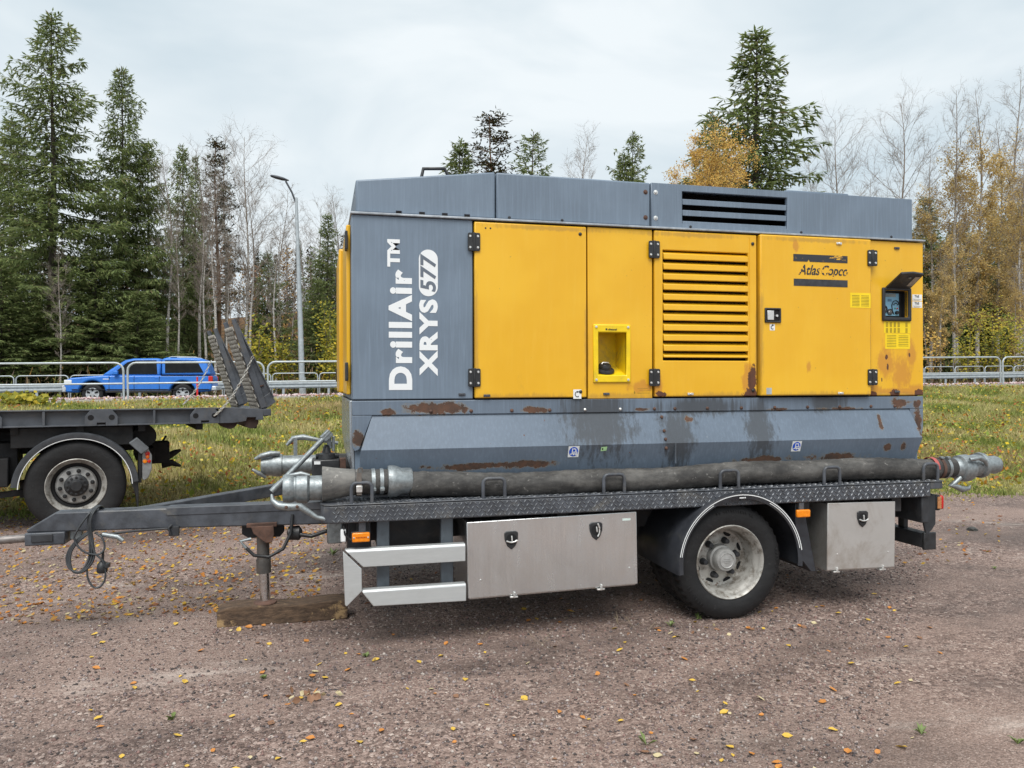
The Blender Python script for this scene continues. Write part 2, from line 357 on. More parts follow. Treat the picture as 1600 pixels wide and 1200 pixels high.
CONC = simple('concrete', (.44, .43, .41), .85, 0, .2, 5, .3, 40, (.30, .29, .27))
def strip(name, y0, y1, lo, hi, mat):
    o = MB(); xs = np.concatenate([np.arange(-60, -20, 5), np.arange(-20, 60, 2.), np.arange(60, 140, 8)])
    for a, b in zip(xs[:-1], xs[1:]):
        za, zb = float(edge_z(a)), float(edge_z(b)); g = .008
        o.hexa([(a,y0,za+lo),(b-g,y0,zb+lo),(b-g,y1,zb+lo),(a,y1,za+lo)], [(a,y0,za+hi),(b-g,y0,zb+hi),(b-g,y1,zb+hi),(a,y1,za+hi)])
    ob = o.build(name, mat); ob['kind'] = 'structure'; return ob
strip('kerb', 22.55, 22.95, -.6, .035, CONC)
strip('edge_beam', 24.9, 25.15, -.6, .075, CONC)
strip('verge', 22.95, 24.9, -.7, -.02, GRAV)
strip('stone_bed', 25.15, 25.95, -.7, .03, GRAV)

# ------------------------------------------------------------------ shared trailer frame: x along it (0 at the axle), y away from its near deck edge, z up
ORG, TILT = (2.653, 4.593, 0.0), (0, -.003, 0)
def text_mesh(body, size=1., offset=0., shear=0., space=1.):
    cu = bpy.data.curves.new('lettering', 'FONT'); cu.body = body; cu.size = size; cu.offset = offset; cu.shear = shear; cu.resolution_u = 4; cu.space_character = space; cu.extrude = .0
    ob = bpy.data.objects.new('lettering', cu); COL.objects.link(ob); dg = bpy.context.evaluated_depsgraph_get(); dg.update()
    me = bpy.data.meshes.new_from_object(ob.evaluated_get(dg)); bpy.data.objects.remove(ob); bpy.data.curves.remove(cu); return me
def lettering(name, body, x0, x1, z0, z1, y, mat, parent, rot=False, offset=.012, shear=0., th=.0012, space=1.):
    """flat vinyl lettering fitted to a rectangle on a side facing -y; rot: reads upwards"""
    me = text_mesh(body, 1., offset, shear, space); co = np.empty(len(me.vertices)*3, dtype=np.float32); me.vertices.foreach_get('co', co); co = co.reshape(-1, 3)
    a, b = co[:, :2].min(0), co[:, :2].max(0); u = (co[:, 0]-a[0])/(b[0]-a[0]); v = (co[:, 1]-a[1])/(b[1]-a[1])
    if rot: X = x1-v*(x1-x0); Z = z0+u*(z1-z0)
    else: X = x0+u*(x1-x0); Z = z0+v*(z1-z0)
    me.shade_flat(); co = np.stack([X, np.full_like(X, y), Z], 1).astype(np.float32); me.vertices.foreach_set('co', co.ravel()); me.update()
    me.materials.clear(); me.materials.append(mat); me.name = name
    o = bpy.data.objects.new(name, me); COL.objects.link(o); o.parent = parent
    md = o.modifiers.new('thickness', 'SOLIDIFY'); md.thickness = th; md.offset = 0
    return o
def worn(name, col, under, thr, scale=22., stretch=(1,1,1)):
    k = NB(name); f = k.ramp(k.noise(scale, 4, .6, k.mapv(stretch)), thr, thr+.02); c = k.mix(f, col, under); return k.done(c, .5)

# ------------------------------------------------------------------ compressor
cp = empty('compressor', ORG, TILT)
tag(cp, 'yellow and grey canopied air compressor mounted on the trailer deck', 'compressor')
B, T0, T1 = .25, 1.486, 2.622                       # side plane, door bottom and top
MB().box(-2.44, 1.705, .50, 2.27, 1.02, 2.63).build('dark_core', SEAM, cp)  # solid core coloured near-black to paint shade behind the panel seams
for x in (-1.703, -.935, -.4585, .3295, 1.248): MB().box(x-.03, x+.03, .2855, .33, 1.49, 2.63).build('door_pillar', SEAM, cp)
MB().box(-2.44, 1.705, .2855, .49, 2.600, 2.6335).build('top_sill', SEAM, cp); MB().box(-2.44, 1.705, .2855, .49, 1.480, 1.500).build('bottom_sill', SEAM, cp)
# side panels
p = MB().box(-2.468, -1.708, B, B+.034, T0, 2.632).build('corner_panel', G, cp, .006)
d1 = MB().box(-1.698, -.941, B-.012, B+.03, T0+.004, T1).build('door', Y, cp, .007)
FP = (-.862, -.654, 1.634, 1.928)
fp = MB().holed(-.929, -.465, T0-.006, T1+.004, FP, B, B+.03).build('fuel_panel', Y, cp, .004)
LV = (-.392, .256, 1.738, 2.492)
ld = MB().holed(-.452, .322, T0+.004, T1, LV, B-.010, B+.03).build('louvred_door', Y, cp, .006)
rd = MB().box(.337, 1.243, B-.035, B+.03, T0+.006, T1+.004).build('door', Y, cp, .009)
CW = (1.385, 1.582, 2.068, 2.262)
cpn = MB().holed(1.253, 1.722, T0, T1+.006, CW, B, B+.03).build('control_panel_cover', Y, cp, .006)
# louvres of the engine door
zt = 2.488; n_l = 11
for i in range(n_l):
    z = zt-i*.0695; h = .0585 if i < n_l-1 else .034
    MB().prism([(B+.028, z), (B-.018, z-.022), (B-.020, z-h), (B-.008, z-h-.003), (B+.004, z-.022), (B+.04, z-.004)], 'x', LV[0]+.004, LV[1]-.004).build('louvre', Y, ld, .003)
MB().box(LV[0]-.002, LV[1]+.002, B+.045, B+.05, LV[2], LV[3]).build('louvre_backing', SEAM, ld)
# a shallow pressed rib beside the louvres
MB().box(LV[1]+.012, LV[1]+.016, B-.013, B+.0, T0+.02, T1-.02).build('pressed_rib', Y, ld)
# fuel filler pocket
YB = simple('bright_yellow_plastic', (.86, .60, .008), .4, 0, .08, 14, .05, 60, (.55, .40, .05))
fr = MB().holed(-.893, -.628, 1.588, 1.978, (FP[0]+.004, FP[1]-.004, FP[2]+.004, FP[3]-.004), B-.012, B+.004).build('filler_frame', YB, fp, .006)
x0, x1, z0, z1 = FP; yb = B+.20
pk = MB(); pk.add([(x0,B,z0),(x1,B,z0),(x1,B,z1),(x0,B,z1),(x0,yb,z0+.07),(x1,yb,z0+.07),(x1,yb,z1),(x0,yb,z1)], [(0,1,5,4),(2,3,7,6),(1,2,6,5),(3,0,4,7),(4,5,6,7)])
pk.build('filler_pocket', YB, fp)
cm = Matrix.Translation((-.785, B+.075, 1.672)) @ Matrix.Rotation(R(24), 4, 'X')
ca = MB().lathe([(.0, .045), (.018, .045), (.022, .040), (.040, .040), (.044, .034), (.044, .012), (.040, .008)], 'z', (0,0,0), 24).build('fuel_cap', BLK, fp, 0, 40); ca.matrix_local = cm
cr_ = MB().lathe([(.030, .02), (.066, .010), (.07, .0), (.0, -.004)], 'z', (0,0,0), 24).build('filler_collar', BLK, fp, 0, 40); cr_.matrix_local = cm
gr = MB().tube([(-.028, -.006, .047), (-.02, -.0, .056), (.02, .0, .056), (.028, .006, .047)], .005, 8).build('cap_grip', SCRW, ca, 0, 50)
for bx in (-.874, -.647):
    for bz in (1.606, 1.960): MB().lathe([(0, -.007), (.008, -.006), (.010, 0)], 'y', (bx, B-.012, bz), 12).build('bolt', SCRW, fr, 0, 50)
lettering('filler_mark', 'diesel', -.79, -.728, 1.938, 1.950, B-.0135, BLK, fr, offset=.02)
MB().add([(-.808,B-.0132,1.938),(-.796,B-.0132,1.938),(-.796,B-.0132,1.950),(-.808,B-.0132,1.950)], [(0,1,2,3)]).build('pump_symbol', BLK, fr)
# hinges
def hinge(x, z, y, par, ax=1):
    h = MB(); h.prism([(x-.040, z-.052), (x-.034, z-.058), (x-.006, z-.058), (x-.006, z+.058), (x-.034, z+.058), (x-.040, z+.052)], 'y', y-.010, y)
    h.prism([(x+.040, z-.052), (x+.034, z-.058), (x+.006, z-.058), (x+.006, z+.058), (x+.034, z+.058), (x+.040, z+.052)], 'y', y-.010, y)
    h.tube([(x, y-.008, z-.060), (x, y-.008, z+.060)], .009, 10)
    o = h.build('hinge', BLK, par, .002)
    for sx in (-.025, .025):
        for sz in (-.036, .036): MB().lathe([(0, -.004), (.006, -.004), (.0085, 0)], 'y', (x+sx, y-.010, z+sz), 10).build('screw', SCRW, o, 0, 50)
for x in (-1.702, -.458, 1.248):
    for z in (2.490, 1.622): hinge(x, z, B-.013 if x < 1 else B-.036, cp)
# stops, rubber buffers and small fixings on the doors
for x, z, par in ((-.985, 2.572, d1), (-.985, 1.527, d1), (.292, 2.56, ld), (.292, 1.53, ld)):
    MB().lathe([(0, -.006), (.008, -.006), (.012, -.002), (.012, .001)], 'y', (x, B-.012, z), 14).build('buffer', BLK, par, 0, 50)
for x, z, par, y in ((-1.62, 1.506, d1, B-.012), (-.80, 1.512, fp, B), (-.19, 1.508, ld, B-.01), (.97, 2.585, rd, B-.035), (.98, 1.507, rd, B-.035), (1.49, 2.578, cpn, B), (1.49, 1.515, cpn, B), (-1.78, 1.515, p, B)):
    k_ = MB().box(x-.022, x+.022, y-.008, y, z-.008, z+.008); k_.lathe([(0, -.014), (.007, -.014), (.009, -.006)], 'y', (x, y, z), 10); k_.build('catch', DST if x > 1.3 or x < -.5 else SCRW, par, .002)
for dx in (0, .032): MB().lathe([(0, -.002), (.005, -.002), (.006, 0)], 'y', (-1.625+dx, B-.012, 2.583), 8).build('rivet', DST2, d1)
# vinyl lettering of the grey corner panel
GI = GREY
WV = worn('white_vinyl_worn', (.80, .83, .84), (.22, .25, .28), .705, 30, (1, 1, 3))
yl = B-.0012
lettering('model_lettering', 'DrillAir', -2.243, -2.097, 1.545, 2.300, yl, WV, p, True, .046, space=1.16)
lettering('trademark_lettering', 'TM', -2.250, -2.172, 2.316, 2.488, yl, WV, p, True, .045)
lettering('type_lettering', 'XRYS', -2.052, -1.934, 1.632, 2.118, yl, WV, p, True, .046, space=1.14)
cap = MB(); cx, z_lo, z_hi, rr = -1.993, 2.137, 2.432, .060; poly = []
for i in range(17): t = math.pi+math.pi*i/16; poly.append((cx+rr*math.cos(t), z_lo+rr+rr*math.sin(t)))
for i in range(17): t = math.pi*i/16; poly.append((cx+rr*math.cos(t), z_hi-rr+rr*math.sin(t)))
cap.prism(poly, 'y', B-.0016, B-.0004); co_ = cap.build('number_badge', WV, p)
lettering('number_lettering', '577', -2.044, -1.944, 2.166, 2.406, B-.0024, grey_mat('badge_grey', (.12, .145, .18), None, None), co_, True, .026, .18, space=1.08)
# maker's plate on the right door: two bars and worn script between them
KY = (.82, .45, .035); yd = B-.0362
BV = worn('black_vinyl_worn', (.030, .033, .040), KY, .60, 26, (.35, 1, 2.6)); BV2 = simple('black_vinyl', (.033, .036, .043), .5, 0, .4, 25, .05)
MB().prism([(.599, 2.446), (.712, 2.446), (.722, 2.462), (.732, 2.446), (1.042, 2.446), (1.042, 2.497), (.599, 2.497)], 'y', yd-.001, yd+.001).build('logo_bar', BV, rd)
MB().box(.602, 1.042, yd-.001, yd+.001, 2.272, 2.322).build('logo_bar', BV2, rd)
SV = worn('black_script_worn', (.028, .030, .036), KY, .565, 30, (1.2, 1, 1.0))
lettering('logo_lettering', 'Atlas', .640, .818, 2.352, 2.424, yd, SV, rd, False, .016, .36)
lettering('logo_lettering', 'Copco', .828, 1.046, 2.332, 2.424, yd, SV, rd, False, .016, .36)
# door latch
lt = MB().holed(.368, .496, 2.006, 2.110, (.380, .484, 2.018, 2.098), B-.047, B-.032).build('latch', BLK, rd, .006)
MB().box(.380, .484, B-.037, B-.034, 2.018, 2.098).build('latch_back', SEAM, lt)
MB().box(.388, .440, B-.044, B-.037, 2.024, 2.092).build('latch_paddle', SCRW, lt, .004)
MB().lathe([(0, -.010), (.008, -.010), (.010, -.006), (.010, 0)], 'y', (.462, B-.038, 2.055), 14).build('lock', SCRW, lt, 0, 50)
def sticker(name, x0, x1, z0, z1, y, mat, par): return MB().box(x0, x1, y-.0010, y, z0, z1).build(name, mat, par)
def rows(name, par, y, specs, mat):
    m = MB()
    for (a, b, z, h) in specs: m.add([(a,y,z),(b,y,z),(b,y,z+h),(a,y,z+h)], [(0,1,2,3)])
    return m.build(name, mat, par)
INK = simple('label_ink', (.26, .17, .01), .6, 0, .3, 40, 0); LBL = simple('yellow_label', (.92, .66, .01), .45, 0, .06, 20, 0)
# small white arrow stickers
def arrow_sticker(x, z, y, par, s=.028):
    st = sticker('arrow_sticker', x-s, x+s, z-s*1.1, z+s*1.1, y, WHT, par)
    pts = [Vector((x+s*.55*math.cos(R(a)), y-.0022, z+s*.6*math.sin(R(a)))) for a in range(70, 330, 20)]
    MB().tube(pts, .0025, 5).add([(x-.004,y-.002,z+.022),(x+.016,y-.002,z+.016),(x-.002,y-.002,z+.008)], [(0,1,2)]).build('arrow', BLK, st)
arrow_sticker(-1.008, 1.512, B-.012, d1); arrow_sticker(.430, 1.974, B-.035, rd, .020)
sticker('grey_patch', .382, .424, 1.502, 1.548, B-.0352, simple('primer_grey', (.40, .44, .46), .5), rd)
# warning labels
st = sticker('warning_label', 1.064, 1.236, 2.126, 2.234, B-.0355, LBL, rd)
rows('label_print', st, B-.0370, [(1.079, 1.142, 2.138+i*.0105, .0040) for i in range(8)]+[(1.156, 1.222, 2.138+i*.0105, .0040) for i in range(8)], INK)
st = sticker('warning_label', 1.379, 1.610, 1.948, 2.040, B-.0004, LBL, cpn)
rows('label_print', st, B-.0020, [(1.394+c*.034, 1.394+c*.034+.020, 1.952+r*.042+i*.006, .0035) for r in range(2) for c in range(6) if c != 4 for i in range(6)], INK)
st = sticker('warning_label', 1.389, 1.604, 1.832, 1.945, B-.0004, LBL, cpn)
rows('label_print', st, B-.0020, [(1.402, 1.484, 1.846+i*.012, .0038) for i in range(8)]+[(1.504, 1.590, 1.852+i*.0125, .0038) for i in range(7)], INK)
for zc in (2.163, 2.215):
    st = sticker('sound_power_label', 1.626, 1.712, zc-.022, zc+.024, B-.0004, WHT, cpn)
    lettering('label_lettering', 'TkE', 1.645, 1.686, zc+.002, zc+.020, B-.0022, BLK, st, False, .012)
    rows('label_print', st, B-.0019, [(1.634, 1.702, zc-.012, .003), (1.640, 1.690, zc-.019, .002)], INK)
# faint data plate at the foot of the fuel panel
rows('data_marks', fp, B-.001, [(-.575, -.485, 1.515, .003), (-.560, -.480, 1.53, .002), (-.575, -.50, 1.545, .002), (-.60, -.592, 1.512, .016)], INK)
# control panel: pocket, blue instrument plate, dials, open lid
x0, x1, z0, z1 = CW; yb = B+.060
cf = MB().holed(1.357, 1.610, 2.036, 2.284, (1.384, 1.584, 2.066, 2.264), B-.018, B+.002).build('instrument_frame', BLK, cpn, .010, None, 3)
MB().add([(x0,B,z0),(x1,B,z0),(x1,B,z1),(x0,B,z1),(x0,yb,z0),(x1,yb,z0),(x1,yb,z1),(x0,yb,z1)], [(0,1,5,4),(2,3,7,6),(1,2,6,5),(3,0,4,7),(4,5,6,7)]).build('instrument_pocket', BLK, cpn)
BLU = simple('instrument_blue', (.23, .48, .66), .4, 0, .06, 20, 0)
ip = MB().box(x0+.004, x1-.030, yb-.012, yb-.002, z0+.012, z1-.012).build('instrument_plate', BLU, cpn, .002)
yi = yb-.0124
MB().box(1.408, 1.520, yi-.003, yi, 2.222, 2.246).build('display', simple('lcd_grey', (.22, .25, .24), .2), ip)
sticker('instrument_badge', 1.452, 1.486, 2.188, 2.206, yi, simple('badge_blue', (.10, .22, .36), .4), ip)
def dial(x, z, r):
    g = MB().lathe([(r*.72, -.004), (r*.80, -.010), (r, -.010), (r, 0)], 'y', (x, yi, z), 22).build('gauge', BLK, ip, 0, 40)
    MB().lathe([(0, -.003), (r*.75, -.003)], 'y', (x, yi, z), 20).build('gauge_face', simple('gauge_face', (.05, .055, .06), .2), g)
    t = MB()
    for a in range(-45, 226, 30): t.bar((x+.5*r*math.cos(R(a)), yi-.0045, z+.5*r*math.sin(R(a))), (x+.68*r*math.cos(R(a)), yi-.0045, z+.68*r*math.sin(R(a))), .0022, .0022, (0,1,0))
    t.bar((x, yi-.005, z), (x-.55*r, yi-.005, z+.2*r), .003, .003, (0,1,0)); t.build('gauge_needle', WHT, g)
dial(1.413, 2.128, .031); dial(1.468, 2.110, .022)
ar = MB().tube([(1.505, yi-.002, 2.092), (1.492, yi-.002, 2.12), (1.486, yi-.002, 2.16), (1.500, yi-.002, 2.188), (1.522, yi-.002, 2.196), (1.543, yi-.002, 2.185), (1.546, yi-.002, 2.165)], .0035, 6).build('lever_outline', BLK, ip, 0, 60)
for i, (a, c_) in enumerate(((1.505, BLK), (1.515, BLK), (1.527, BLK), (1.537, BLK))): MB().lathe([(0, -.004), (.0048, -.004), (.0048, 0)], 'y', (a, yi, 2.165+.012*math.sin(i*1.05)), 8).build('push_button', c_, ip)
MB().lathe([(0, -.004), (.005, -.004), (.005, 0)], 'y', (1.515, yi, 2.137), 8).build('push_button', simple('green_button', (.03, .3, .12), .4), ip)
MB().lathe([(0, -.004), (.006, -.004), (.006, 0)], 'y', (1.534, yi, 2.137), 8).build('push_button', RED, ip)
MB().lathe([(0, -.016), (.012, -.016), (.014, -.004), (.014, 0)], 'y', (1.528, yi, 2.105), 12).build('start_switch', BLK, ip, 0, 50)
lid = MB(); a0, a1 = Vector((1.388, B-.012, 2.272)), Vector((1.592, B-.012, 2.272)); e0, e1 = Vector((1.396, B-.165, 2.362)), Vector((1.584, B-.165, 2.362))
up = Vector((0, .010, .016))
m0 = (e0+e1)/2+Vector((0, -.010, .006))
lid.add([a0, a1, e1, m0, e0, a0+up, a1+up, e1+up, m0+up, e0+up], [(0,1,2,3,4),(9,8,7,6,5),(0,5,6,1),(1,6,7,2),(2,7,8,3),(3,8,9,4),(4,9,5,0)])
lo = lid.build('instrument_lid', BLK, cpn, .004)
def on_lid(u, v, o=-.0025):
    a = a0.lerp(a1, u); e = e0.lerp(e1, u); q = a.lerp(e, v); return q+Vector((0, o*.55, o))
MB().add([on_lid(.70, .25), on_lid(.94, .25), on_lid(.94, .85), on_lid(.70, .85)], [(0,1,2,3)]).build('lid_label', simple('paper_label', (.42, .38, .31), .8, 0, .3, 40), lo)
MB().lathe([(0, -.008), (.009, -.006), (.011, 0)], 'z', tuple(on_lid(.5, .78, 0)), 10).build('lid_knob', GALV, lo, 0, 50)
# roof hood
def hood(name, x0, x1, zl, zr, ymax=2.24):
    return MB().add([(x0,.268,2.650),(x1,.268,2.650),(x1,ymax,2.650),(x0,ymax,2.650),(x0,.268,zl),(x1,.268,zr),(x1,ymax,zr),(x0,ymax,zl)], [(0,3,2,1),(4,5,6,7),(0,1,5,4),(1,2,6,5),(2,3,7,6),(3,0,4,7)]).build(name, G, cp, .012, None, 3)
hood('roof_hood', -2.442, -1.554, 2.852, 2.957)
hood('roof_hood', -1.547, -.471, 2.955, 2.952)
VH = (-.231, .586, 2.682, 2.908)
rh = MB().holed(-.464, 1.645, 2.650, 2.953, VH, .268, .300).build('roof_hood', G, cp, .005)
MB().box(-.464, 1.645, .300, 2.24, 2.941, 2.9525).build('hood_top', G, rh)
MB().box(-.464, 1.645, .46, 2.23, 2.650, 2.940).build('hood_core', SEAM, rh)  # coloured black as painted shade behind the vent slats
MB().box(1.633, 1.645, .301, 2.24, 2.650, 2.9405).build('hood_end', G, rh)
for i in range(3):
    z = 2.884-i*.076
    MB().prism([(.400, z+.004), (.272, z-.030), (.272, z-.068), (.279, z-.068), (.281, z-.035), (.400, z-.004)], 'x', VH[0]+.003, VH[1]-.003).build('vent_slat', G, rh, .002)
MB().box(-2.476, 1.732, .232, 2.26, 2.634, 2.6475).build('roof_lip', simple('worn_edge_grey', (.36, .39, .42), .45, .3, .3, 15), cp, .003)
for x in (-2.176, -2.030, -1.884, -1.740): MB().box(x-.018, x+.018, .2655, .275, 2.655, 2.672).build('drain_slot', SEAM, cp)
for x, z in ((-.505, 2.885), (-.505, 2.712), (-.430, 2.888), (-.430, 2.712), (-.17, 2.664), (.70, 2.664), (1.46, 2.664), (-1.46, 2.664), (-1.10, 2.664)):
    r = .011 if z > 2.7 else .007
    MB().lathe([(0, -.009), (r*.8, -.007), (r, -.001), (r*1.5, 0)], 'y', (x, .267, z), 10).build('bolt', (RST if x < -.45 else SCRW) if z > 2.7 else DST2, cp, 0, 50)
MB().tube([(-2.0, .62, 2.93), (-1.975, .62, 3.045), (-1.83, .62, 3.055), (-1.77, .62, 2.945)], .013, 8).build('roof_handle', BLK, cp, 0, 50)
MB().box(-2.06, -1.58, .55, 1.3, 2.935, 2.958).build('roof_hatch', G, cp, .004)
MB().box(.80, 1.35, .6, 1.6, 2.9530, 3.058).build('roof_hatch', G, cp, .006)
# front end: grey corner, two doors, hinges
MB().box(-2.470, -2.441, .286, 2.26, T0, 2.632).build('front_panel', G, cp, .004)
FD1 = MB().box(-2.497, -2.471, .36, 1.24, T0+.03, 2.59).build('front_door', Y, cp, .008)
FD2 = MB().box(-2.524, -2.471, 1.26, 2.22, T0+.03, 2.59).build('front_door', Y, cp, .014)
for y, z in ((.33, 2.48), (.33, 1.66), (2.20, 2.48), (2.20, 1.66)): MB().box(-2.532 if y > 1 else -2.507, -2.490, y-.045, y+.045, z-.058, z+.058).build('hinge', BLK, cp, .004)
# base: flange, outward then inward folded side, corner gussets, front
MB().box(-2.468, 1.722, .250, .284, 1.388, 1.479).build('base_flange', GB, cp, .004)
bs = MB(); q = lambda x, y, z: (x, y, z)
top = [(-2.344, .262, 1.3875), (1.602, .262, 1.3875)]; mid_ = [(-2.418, .180, 1.178), (1.655, .180, 1.178)]; bot = [(-2.425, .245, .985), (1.628, .245, .985)]
bs.add(top+mid_+bot, [(0,2,3,1), (2,4,5,3)]); bs.add([(-2.344,.262,1.3875),(-2.418,.18,1.178),(-2.425,.245,.985),(-2.425,.50,.985),(-2.344,.50,1.3875)], [(0,1,2,3,4)])
bs.add([(1.602,.262,1.3875),(1.655,.18,1.178),(1.628,.245,.985),(1.628,.50,.985),(1.602,.50,1.3875)], [(4,3,2,1,0)])
bs.build('base_side', GB, cp)
MB().prism([(1.604,1.387),(1.722,1.387),(1.722,1.25),(1.705,1.165),(1.668,1.165),(1.655,1.178)], 'y', .251, .275).build('corner_gusset', GB, cp, .003)
MB().prism([(-2.346,1.387),(-2.468,1.387),(-2.468,1.19),(-2.452,1.165),(-2.424,1.178)], 'y', .251, .275).build('corner_gusset', GB, cp, .003)
MB().box(-2.45, 1.70, .286, 2.24, .98, 1.478).build('base_core', G, cp)
MB().prism([(-2.482,1.20),(-2.482,1.480),(-2.452,1.480),(-2.452,.99),(-2.462,1.02)], 'y', .287, 2.25).build('base_front', simple('bright_grey_panel', (.30, .33, .36), .25, .35, .15, 8), cp, .006)
MB().box(-2.40, 1.6, .40, 2.1, .878, .979).build('skid', DST2, cp)
for i, x in enumerate((-1.98, -1.72, -1.452, -1.195, -.951, -.700, -.452, -.300, -.055, .207, .470, .735, 1.000, 1.265, 1.47)):
    MB().lathe([(0, -.011), (.008, -.009), (.012, -.002), (.012, 0)], 'y', (x, .250, 1.408), 10).build('bolt', SCRW if i in (4, 5) else RST, cp, 0, 50)
MB().box(-.334, -.324, .1795, .24, 1.04, 1.179).build('seam_strip', GB, cp)
for x, z, y in ((-.40, 1.352, .246), (-.40, 1.26, .209), (-.395, 1.145, .188), (-.40, 1.205, .187)): MB().lathe([(0, -.012), (.008, -.010), (.012, 0)], 'y', (x, y, z), 10).build('bolt', RST, cp, 0, 50)
# pictogram stickers on the lower fold (blue disc with a fork-lift truck) and a small green one
PB = simple('pictogram_blue', (.020, .10, .60), .45, 0, .08, 20, 0); PW = WHT
fold = Matrix.Translation((0, 0, 0))
def lower_fold(x, z): t = (1.178-z)/(1.178-.985); return (x, .180+.065*t-.0012, z)
def picto(cx, cz, s=.037):
    def P(u, v, o=0.): a = lower_fold(cx+u*s, cz+v*s); return (a[0], a[1]-o, a[2])
    sq = MB().add([P(-1,-1), P(1,-1), P(1,1), P(-1,1)], [(0,1,2,3)]).build('lifting_sticker', PW, cp)
    MB().add([P(.85*math.cos(t*math.pi/12), .85*math.sin(t*math.pi/12), .001) for t in range(24)], [tuple(range(24))]).build('blue_disc', PB, sq)
    m = MB()
    def ln(a, b, w=.09):
        a, b = Vector((a[0], 0, a[1])), Vector((b[0], 0, b[1])); d = (b-a).normalized()*w; n_ = Vector((-d.z, 0, d.x))
        m.add([P((a+n_).x, (a+n_).z, .002), P((b+n_).x, (b+n_).z, .002), P((b-n_).x, (b-n_).z, .002), P((a-n_).x, (a-n_).z, .002)], [(0,1,2,3)])
    for a, b in (((-.25,.6),(-.25,-.4)), ((-.25,-.4),(-.62,-.45)), ((-.1,.5),(.3,.5)), ((.3,.5),(.45,0)), ((-.1,-.1),(.6,-.05)), ((.6,-.05),(.62,-.35)), ((-.1,-.1),(-.1,-.4)), ((-.1,-.4),(.6,-.4))): ln(a, b)
    for wx in (.02, .5): m.add([P(wx+.17*math.cos(t*math.pi/5), -.47+.17*math.sin(t*math.pi/5), .0025) for t in range(10)], [tuple(range(10))])
    m.build('forklift_symbol', PW, sq)
picto(-1.050, 1.136); picto(.606, 1.134)
g_ = MB().add([lower_fold(-.862, 1.135), lower_fold(-.822, 1.137), lower_fold(-.818, 1.165), lower_fold(-.860, 1.162)], [(0,1,2,3)]).build('green_sticker', simple('pale_green', (.42, .68, .34), .5), cp)
MB().add([tuple(np.array(lower_fold(*a))-(0, .001, 0)) for a in ((-.855, 1.143), (-.846, 1.143), (-.846, 1.155), (-.855, 1.155))], [(0,1,2,3)]).build('green_sticker_mark', BLK, g_)

# ------------------------------------------------------------------ trailer under it
tr = empty('trailer', ORG, TILT)
tag(tr, 'dark grey single axle trailer with aluminium tool boxes and chequer plate deck edge', 'trailer')
poly = [(-2.658, .06), (-2.640, .022), (-2.600, 0), (1.560, 0), (1.560, 2.5), (-2.600, 2.5), (-2.658, 2.44)]
dk = MB().prism(poly, 'z', .768, .872).build('deck', DST, tr, .008)
MB().prism([(-2.660, .058), (-2.641, .018), (-2.601, -.004), (1.668, -.004), (1.668, 2.504), (-2.66, 2.504)], 'z', .8725, .880).build('deck_plate', DST, dk, .003)
MB().box(1.5605, 1.662, 0.002, 2.498, .822, .8720).build('deck_end', DST, dk, .004)
tp_ = MB()                                          # raised chequer-plate bars of the edge and the top
def lug(x, z, a, y=-.0005, top=False):
    c, s_ = math.cos(a)*.0145, math.sin(a)*.0145; nx, nz_ = -math.sin(a)*.0042, math.cos(a)*.0042
    ring = [(x-c, z-s_), (x+nx, z+nz_), (x+c, z+s_), (x-nx, z-nz_)]
    if top: vv = [(p[0], p[1], .8802) for p in ring]+[(x-c*.6, z-s_*.6, .8828), (x+c*.6, z+s_*.6, .8828)]
    else: vv = [(p[0], y, p[1]) for p in ring]+[(x-c*.6, y-.0048, z-s_*.6), (x+c*.6, y-.0048, z+s_*.6)]
    tp_.add(vv, [(0,1,4),(1,5,4),(1,2,5),(2,3,5),(3,4,5),(3,0,4)])
for i in range(145):
    for j in range(4):
        x = -2.585+i*.0285+(j % 2)*.0142; z = .783+j*.0248
        if x < 1.548 and z < .868: lug(x, z, R(52) if (i+j) % 2 else R(-38))
for i in range(100):
    for j in range(8): lug(-2.56+i*.0425+(j % 2)*.02, .02+j*.030, R(45) if (i+j) % 2 else R(-45), top=True)
tpo = tp_.build('tread_pattern', simple('worn_tread_steel', (.22, .23, .245), .4, .4, .4, 18, .1), dk); tpo['kind'] = 'stuff'
# hose retaining hoops
for i, (a, b) in enumerate(((-2.482, -2.363), (-1.691, -1.555), (-.906, -.766), (-.086, .048), (.703, .826), (1.515, 1.635))):
    r = .030; pts = [(a, .02, .87), (a, .02, .97)]+[(a+r-r*math.cos(R(t)), .02, .97+r*math.sin(R(t))) for t in (30, 60, 90)]+[(b-r+r*math.sin(R(t)), .02, .97+r*math.cos(R(t))) for t in (0, 30, 60, 90)]+[(b, .02, .87)]
    MB().tube(pts, .0115, 10).build('hose_hoop', DST, tr, 0, 50)
# chassis
for y in (.55, 1.85): MB().box(-2.62, 1.50, y, y+.09, .55, .767).build('chassis_beam', DST2, tr, .004)
for x in (-2.45, -1.2, .55, 1.30): MB().box(x, x+.08, .08, 2.42, .66, .7675).build('cross_member', DST2, tr, .003)
MB().tube([(0, .2, .385), (0, 2.3, .385)], .065, 12).build('axle', DST2, tr, 0, 50)
for y in (.62, 1.9): MB().prism([(-.55, .52), (-.45, .60), (.45, .60), (.55, .52), (.40, .47), (-.40, .47)], 'y', y, y+.07).build('leaf_spring', DST2, tr, .004)
MB().box(-2.30, -1.86, .30, 1.0, .50, .765).build('tank', DST2, tr, .01)
MB().box(-.65, -.35, 1.0, 1.6, .40, .76).build('equipment_box', DST2, tr, .01)
